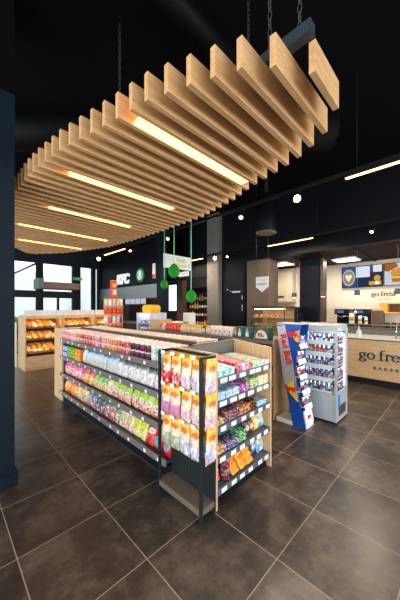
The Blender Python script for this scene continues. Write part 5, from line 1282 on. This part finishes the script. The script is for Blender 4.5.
tag(MB().box(-0.16, 0.16, -0.2, 0.2, 0, 0.235, c=0.002).box(-0.16, 0.16, -0.003, 0.003, 0.235, 0.2365).build('cardboard_box', KR), 'plain kraft cardboard box at far end of the second shelving unit', 'box').location = (3.74, 5.05, 1.141)
yb_ = tag(MB().prism([(-.16, 0), (.16, 0), (.2, .12), (.12, .2), (-.12, .2), (-.2, .12)], -0.15, 0.15, 'yz').build('display_tray', flat((244, 190, 40), 0.45, name='yellow_tray')), 'yellow cardboard display tray standing on top of the small fridge', 'display tray'); yb_.location = (3.86, 5.62, 1.521)
for i, (x, y, lab) in enumerate(((4.66, 6.50, 'white dispenser with red band on till counter, left of dark pylon'), (4.9, 5.32, 'white dispenser on the till counter, right of dark pylon'))):
    t = thing('dispenser', lab, 'dispenser', (x, y, 1.091)); MB().box(-0.12, 0.12, -0.14, 0.14, 0, 0.42, c=0.02).build('body', WHITE, t)
    MB().box(-0.124, -0.12, -0.1, 0.1, 0.1, 0.18).build('label', RED if i == 0 else flat((110, 180, 170), 0.4, name='teal_print'), t); MB().tube((0, 0, .42), (0, 0, .5), 0.07, 14).build('lid', BLACK, t)
pt = thing('payment_terminal', 'small card terminal with amber screen on the till counter', 'payment terminal', (4.72, 6.25, 1.091))
MB().box(-0.05, 0.05, -0.06, 0.06, 0, 0.03).tube((0, 0, .03), (0, 0, .16), 0.015).box(-0.03, 0.01, -0.07, 0.07, 0.16, 0.34, c=0.006).build('body', BLACK, pt); MB().box(-0.033, -0.03, -0.055, 0.055, 0.2, 0.32).build('screen', glow((214, 180, 90), 0.8, 'amber_screen'), pt)
for j in range(3):
    for i in range(2):
        put('wpack', simple('white_packet', lambda: pouch(0.3, 0.16, 0.16), bagmat('white_packet', (238, 240, 238), [(236, 240, 240), (210, 230, 226), (244, 244, 244)], (120, 190, 180), 0.9, 5, None, 0.35, (0.4, 0.12))), (4.72 + j*0.18, 5.98 - i*0.32, 1.092), -PI/2, 'white packet with teal print on till counter, %s row, %s' % (ORD[j], ('left', 'right')[i]), 'packet', 'white packets on the till counter')
# dark shelves of bottles in the far shop
BG = [flat((50, 70, 40), 0.2, name='bottle_green'), flat((90, 50, 30), 0.2, name='bottle_brown'), flat((200, 190, 160), 0.25, name='bottle_pale'), flat((120, 30, 36), 0.25, name='bottle_red')]
bs = thing('bottle_shelving', 'tall dark shelving of bottles in shop behind the right-hand green egg', 'shelving unit', (7.4, 6.4, 0))
MB().box(0.0, 0.4, 0, 0.03, 0, 2.5).box(0.0, 0.4, 1.77, 1.8, 0, 2.5).box(0.38, 0.4, 0.03, 1.77, 0, 2.5).build('frame', BLACK, bs)
for z in (0.95, 1.28, 1.61, 1.94, 2.27): MB().box(0.0, 0.38, 0.03, 1.77, z - 0.025, z).build('shelf', flat((54, 46, 42), 0.5, name='dark_shelf'), bs)
def bottle(k):
    def f():
        o = MB().lathe([(0.036, 0), (0.038, 0.01), (0.038, 0.17), (0.014, 0.21), (0.013, 0.27), (0.015, 0.275), (0, 0.276)], 12).build('bottle', BG[k]); MB().lathe([(0.0385, 0.05), (0.0388, 0.05), (0.0388, 0.13), (0.0385, 0.13)], 12).build('label', PAPER if k < 2 else RYEL, o); return o
    return f
for a, z in enumerate((0.95, 1.28, 1.61, 1.94)):
    for i in range(12):
        k = (i // 2 + a) % 4
        put('bottle%d' % k, bottle(k), (7.5, 6.52 + i*0.14, z + 0.0005), 0, '%s bottle on %s shelf of dark shelving, %s from right' % (('green', 'brown', 'pale', 'red')[k], ('lowest', 'second', 'third', 'top')[a], ORD[i]), 'bottle', 'bottles on the dark shelving')
cz = thing('window_post', 'brown upright post between the far shop window and the bottle shelving', 'post', (8.25, 9.45, 0)); MB().box(0, 0.3, 0, 0.4, 0, 3.2).build('upright', flat((110, 90, 74), 0.6, name='post_brown'), cz)

# ---------------------------------------------------------------- hanging paper eggs and signs
EG = flat((30, 150, 40), 0.6, var=0.15, name='green_paper'); RB = flat((110, 220, 150), 0.5, name='mint_ribbon')
def egg(sx):
    m = MB(); n = 30
    for i in range(n):      # honeycomb paper: radial leaves, alternating radius
        a = 2*PI*i/n; pr = []
        for j in range(13):
            t = j/12; z = -0.135 + 0.27*t; r = 0.112*math.sin(PI*t)**0.62 * (1.06 - 0.26*t)
            pr.append((r, z))
        b_ = a + 2*PI/n*0.5; vs = []; fs = []
        for r, z in pr: vs += [(r*math.cos(a), r*math.sin(a), z), (r*0.86*math.cos(b_), r*0.86*math.sin(b_), z)]
        c_ = a + 2*PI/n
        for r, z in pr: vs += [(r*math.cos(c_), r*math.sin(c_), z)]
        for j in range(12): fs += [(2*j, 2*j+1, 2*j+3, 2*j+2), (2*j+1, 26+j, 27+j, 2*j+3)]
        m.add(vs, fs, 0, False)
    return m
for i, (x, y, z, s, lab) in enumerate(((3.0, 3.66, 2.31, 1.0, 'largest green honeycomb paper egg, hanging by ribbon before the white sign'), (3.4, 4.47, 2.15, 0.80, 'smallest green honeycomb paper egg, hanging left of the others'), (3.0, 3.21, 1.84, 0.86, 'lowest green honeycomb paper egg, hanging above the snack bags'))):
    t = thing('paper_egg', lab, 'hanging egg', (x, y, z), group='green paper eggs')
    e = egg(1).build('egg', EG, t); e.scale = (s, s, s)
    MB().box(-0.005, 0.005, -0.005, 0.005, 0.133*s, min(H, 4.7) - z).build('ribbon', RB, t)
ws = thing('hanging_sign', 'white rectangular hanging sign with yellow-green handwriting behind green eggs', 'sign', (3.8, 4.5, 2.51))
MB().box(-0.40, 0.40, -0.008, 0.008, 0.0, 0.30).build('board', flat((226, 228, 226), 0.5, name='sign_white'), ws)
SY = flat((206, 206, 60), 0.5, name='yellow_green_ink')
text('Fresh', 0.12, 0.002, '-y', (0.08, -0.010, 0.2), 'lettering', SY, ws, shear=0.25, bold=0.003); text('oranges', 0.12, 0.002, '-y', (0.06, -0.010, 0.09), 'lettering', SY, ws, shear=0.25, bold=0.003)
MB().prism([(.29, .10), (.33, .15), (.37, .09), (.33, .04)], -0.011, -0.008, 'xz').build('leaf_mark', SY, ws)
for x in (-0.36, 0.36): MB().tube((x, 0, 0.30), (x, 0, H - 2.51), 0.004, 5).build('cord', flat((60, 62, 64), 0.5, name='grey_cord'), ws)
pn = thing('pennant_sign', 'white pennant-shaped sign pointing down, hanging before the brown column', 'sign', (5.5, 3.39, 2.02))
MB().prism([(0.17, 0.13), (0.0, 0.0), (-0.17, 0.13), (-0.17, 0.37), (0.17, 0.37)], -0.006, 0.006, 'yz').build('board', flat((222, 224, 222), 0.5, name='pennant_white'), pn)
text('fresh', 0.09, 0.002, '-x', (-0.008, 0, 0.29), 'lettering', flat((190, 196, 130), 0.5, name='pale_green_ink'), pn, shear=0.25)
text('BAKERY', 0.075, 0.002, '-x', (-0.008, 0, 0.19), 'lettering', flat((60, 66, 76), 0.5, name='grey_ink'), pn)
for y in (-0.16, 0.16): MB().tube((0, y, 0.37), (0, y, H - 2.02), 0.004, 5).build('cord', flat((60, 62, 64), 0.5), pn)

# ---------------------------------------------------------------- lamps of the far rooms
def room_light(loc, sx, sy, power, color):
    l = bpy.data.lights.new('room_light', 'AREA'); l.shape = 'RECTANGLE'; l.size = sx; l.size_y = sy; l.energy = power; l.color = color
    o = bpy.data.objects.new('room_light', l); COL.objects.link(o); o.location = loc
for x, y in ((8.1, 2.3), (7.5, 3.95), (8.1, 0.2), (8.1, -1.9)): room_light((x, y, 2.96), 0.55, 0.55, 26, (1.0, 0.90, 0.76))
for x, y0, y1 in ((3.47, -0.6, 1.0), (5.88, 2.33, 3.47), (3.47, 6.25, 7.45), (5.88, 5.75, 7.4)): room_light((x, (y0+y1)/2, 3.18), 0.04, y1 - y0, 60, (1.0, 0.82, 0.60))
room_light((6.8, 10.0, 2.25), 1.0, 3.0, 25, (1.0, 0.86, 0.7)); room_light((7.6, 7.6, 4.2), 1.2, 1.2, 60, (1.0, 0.9, 0.8))
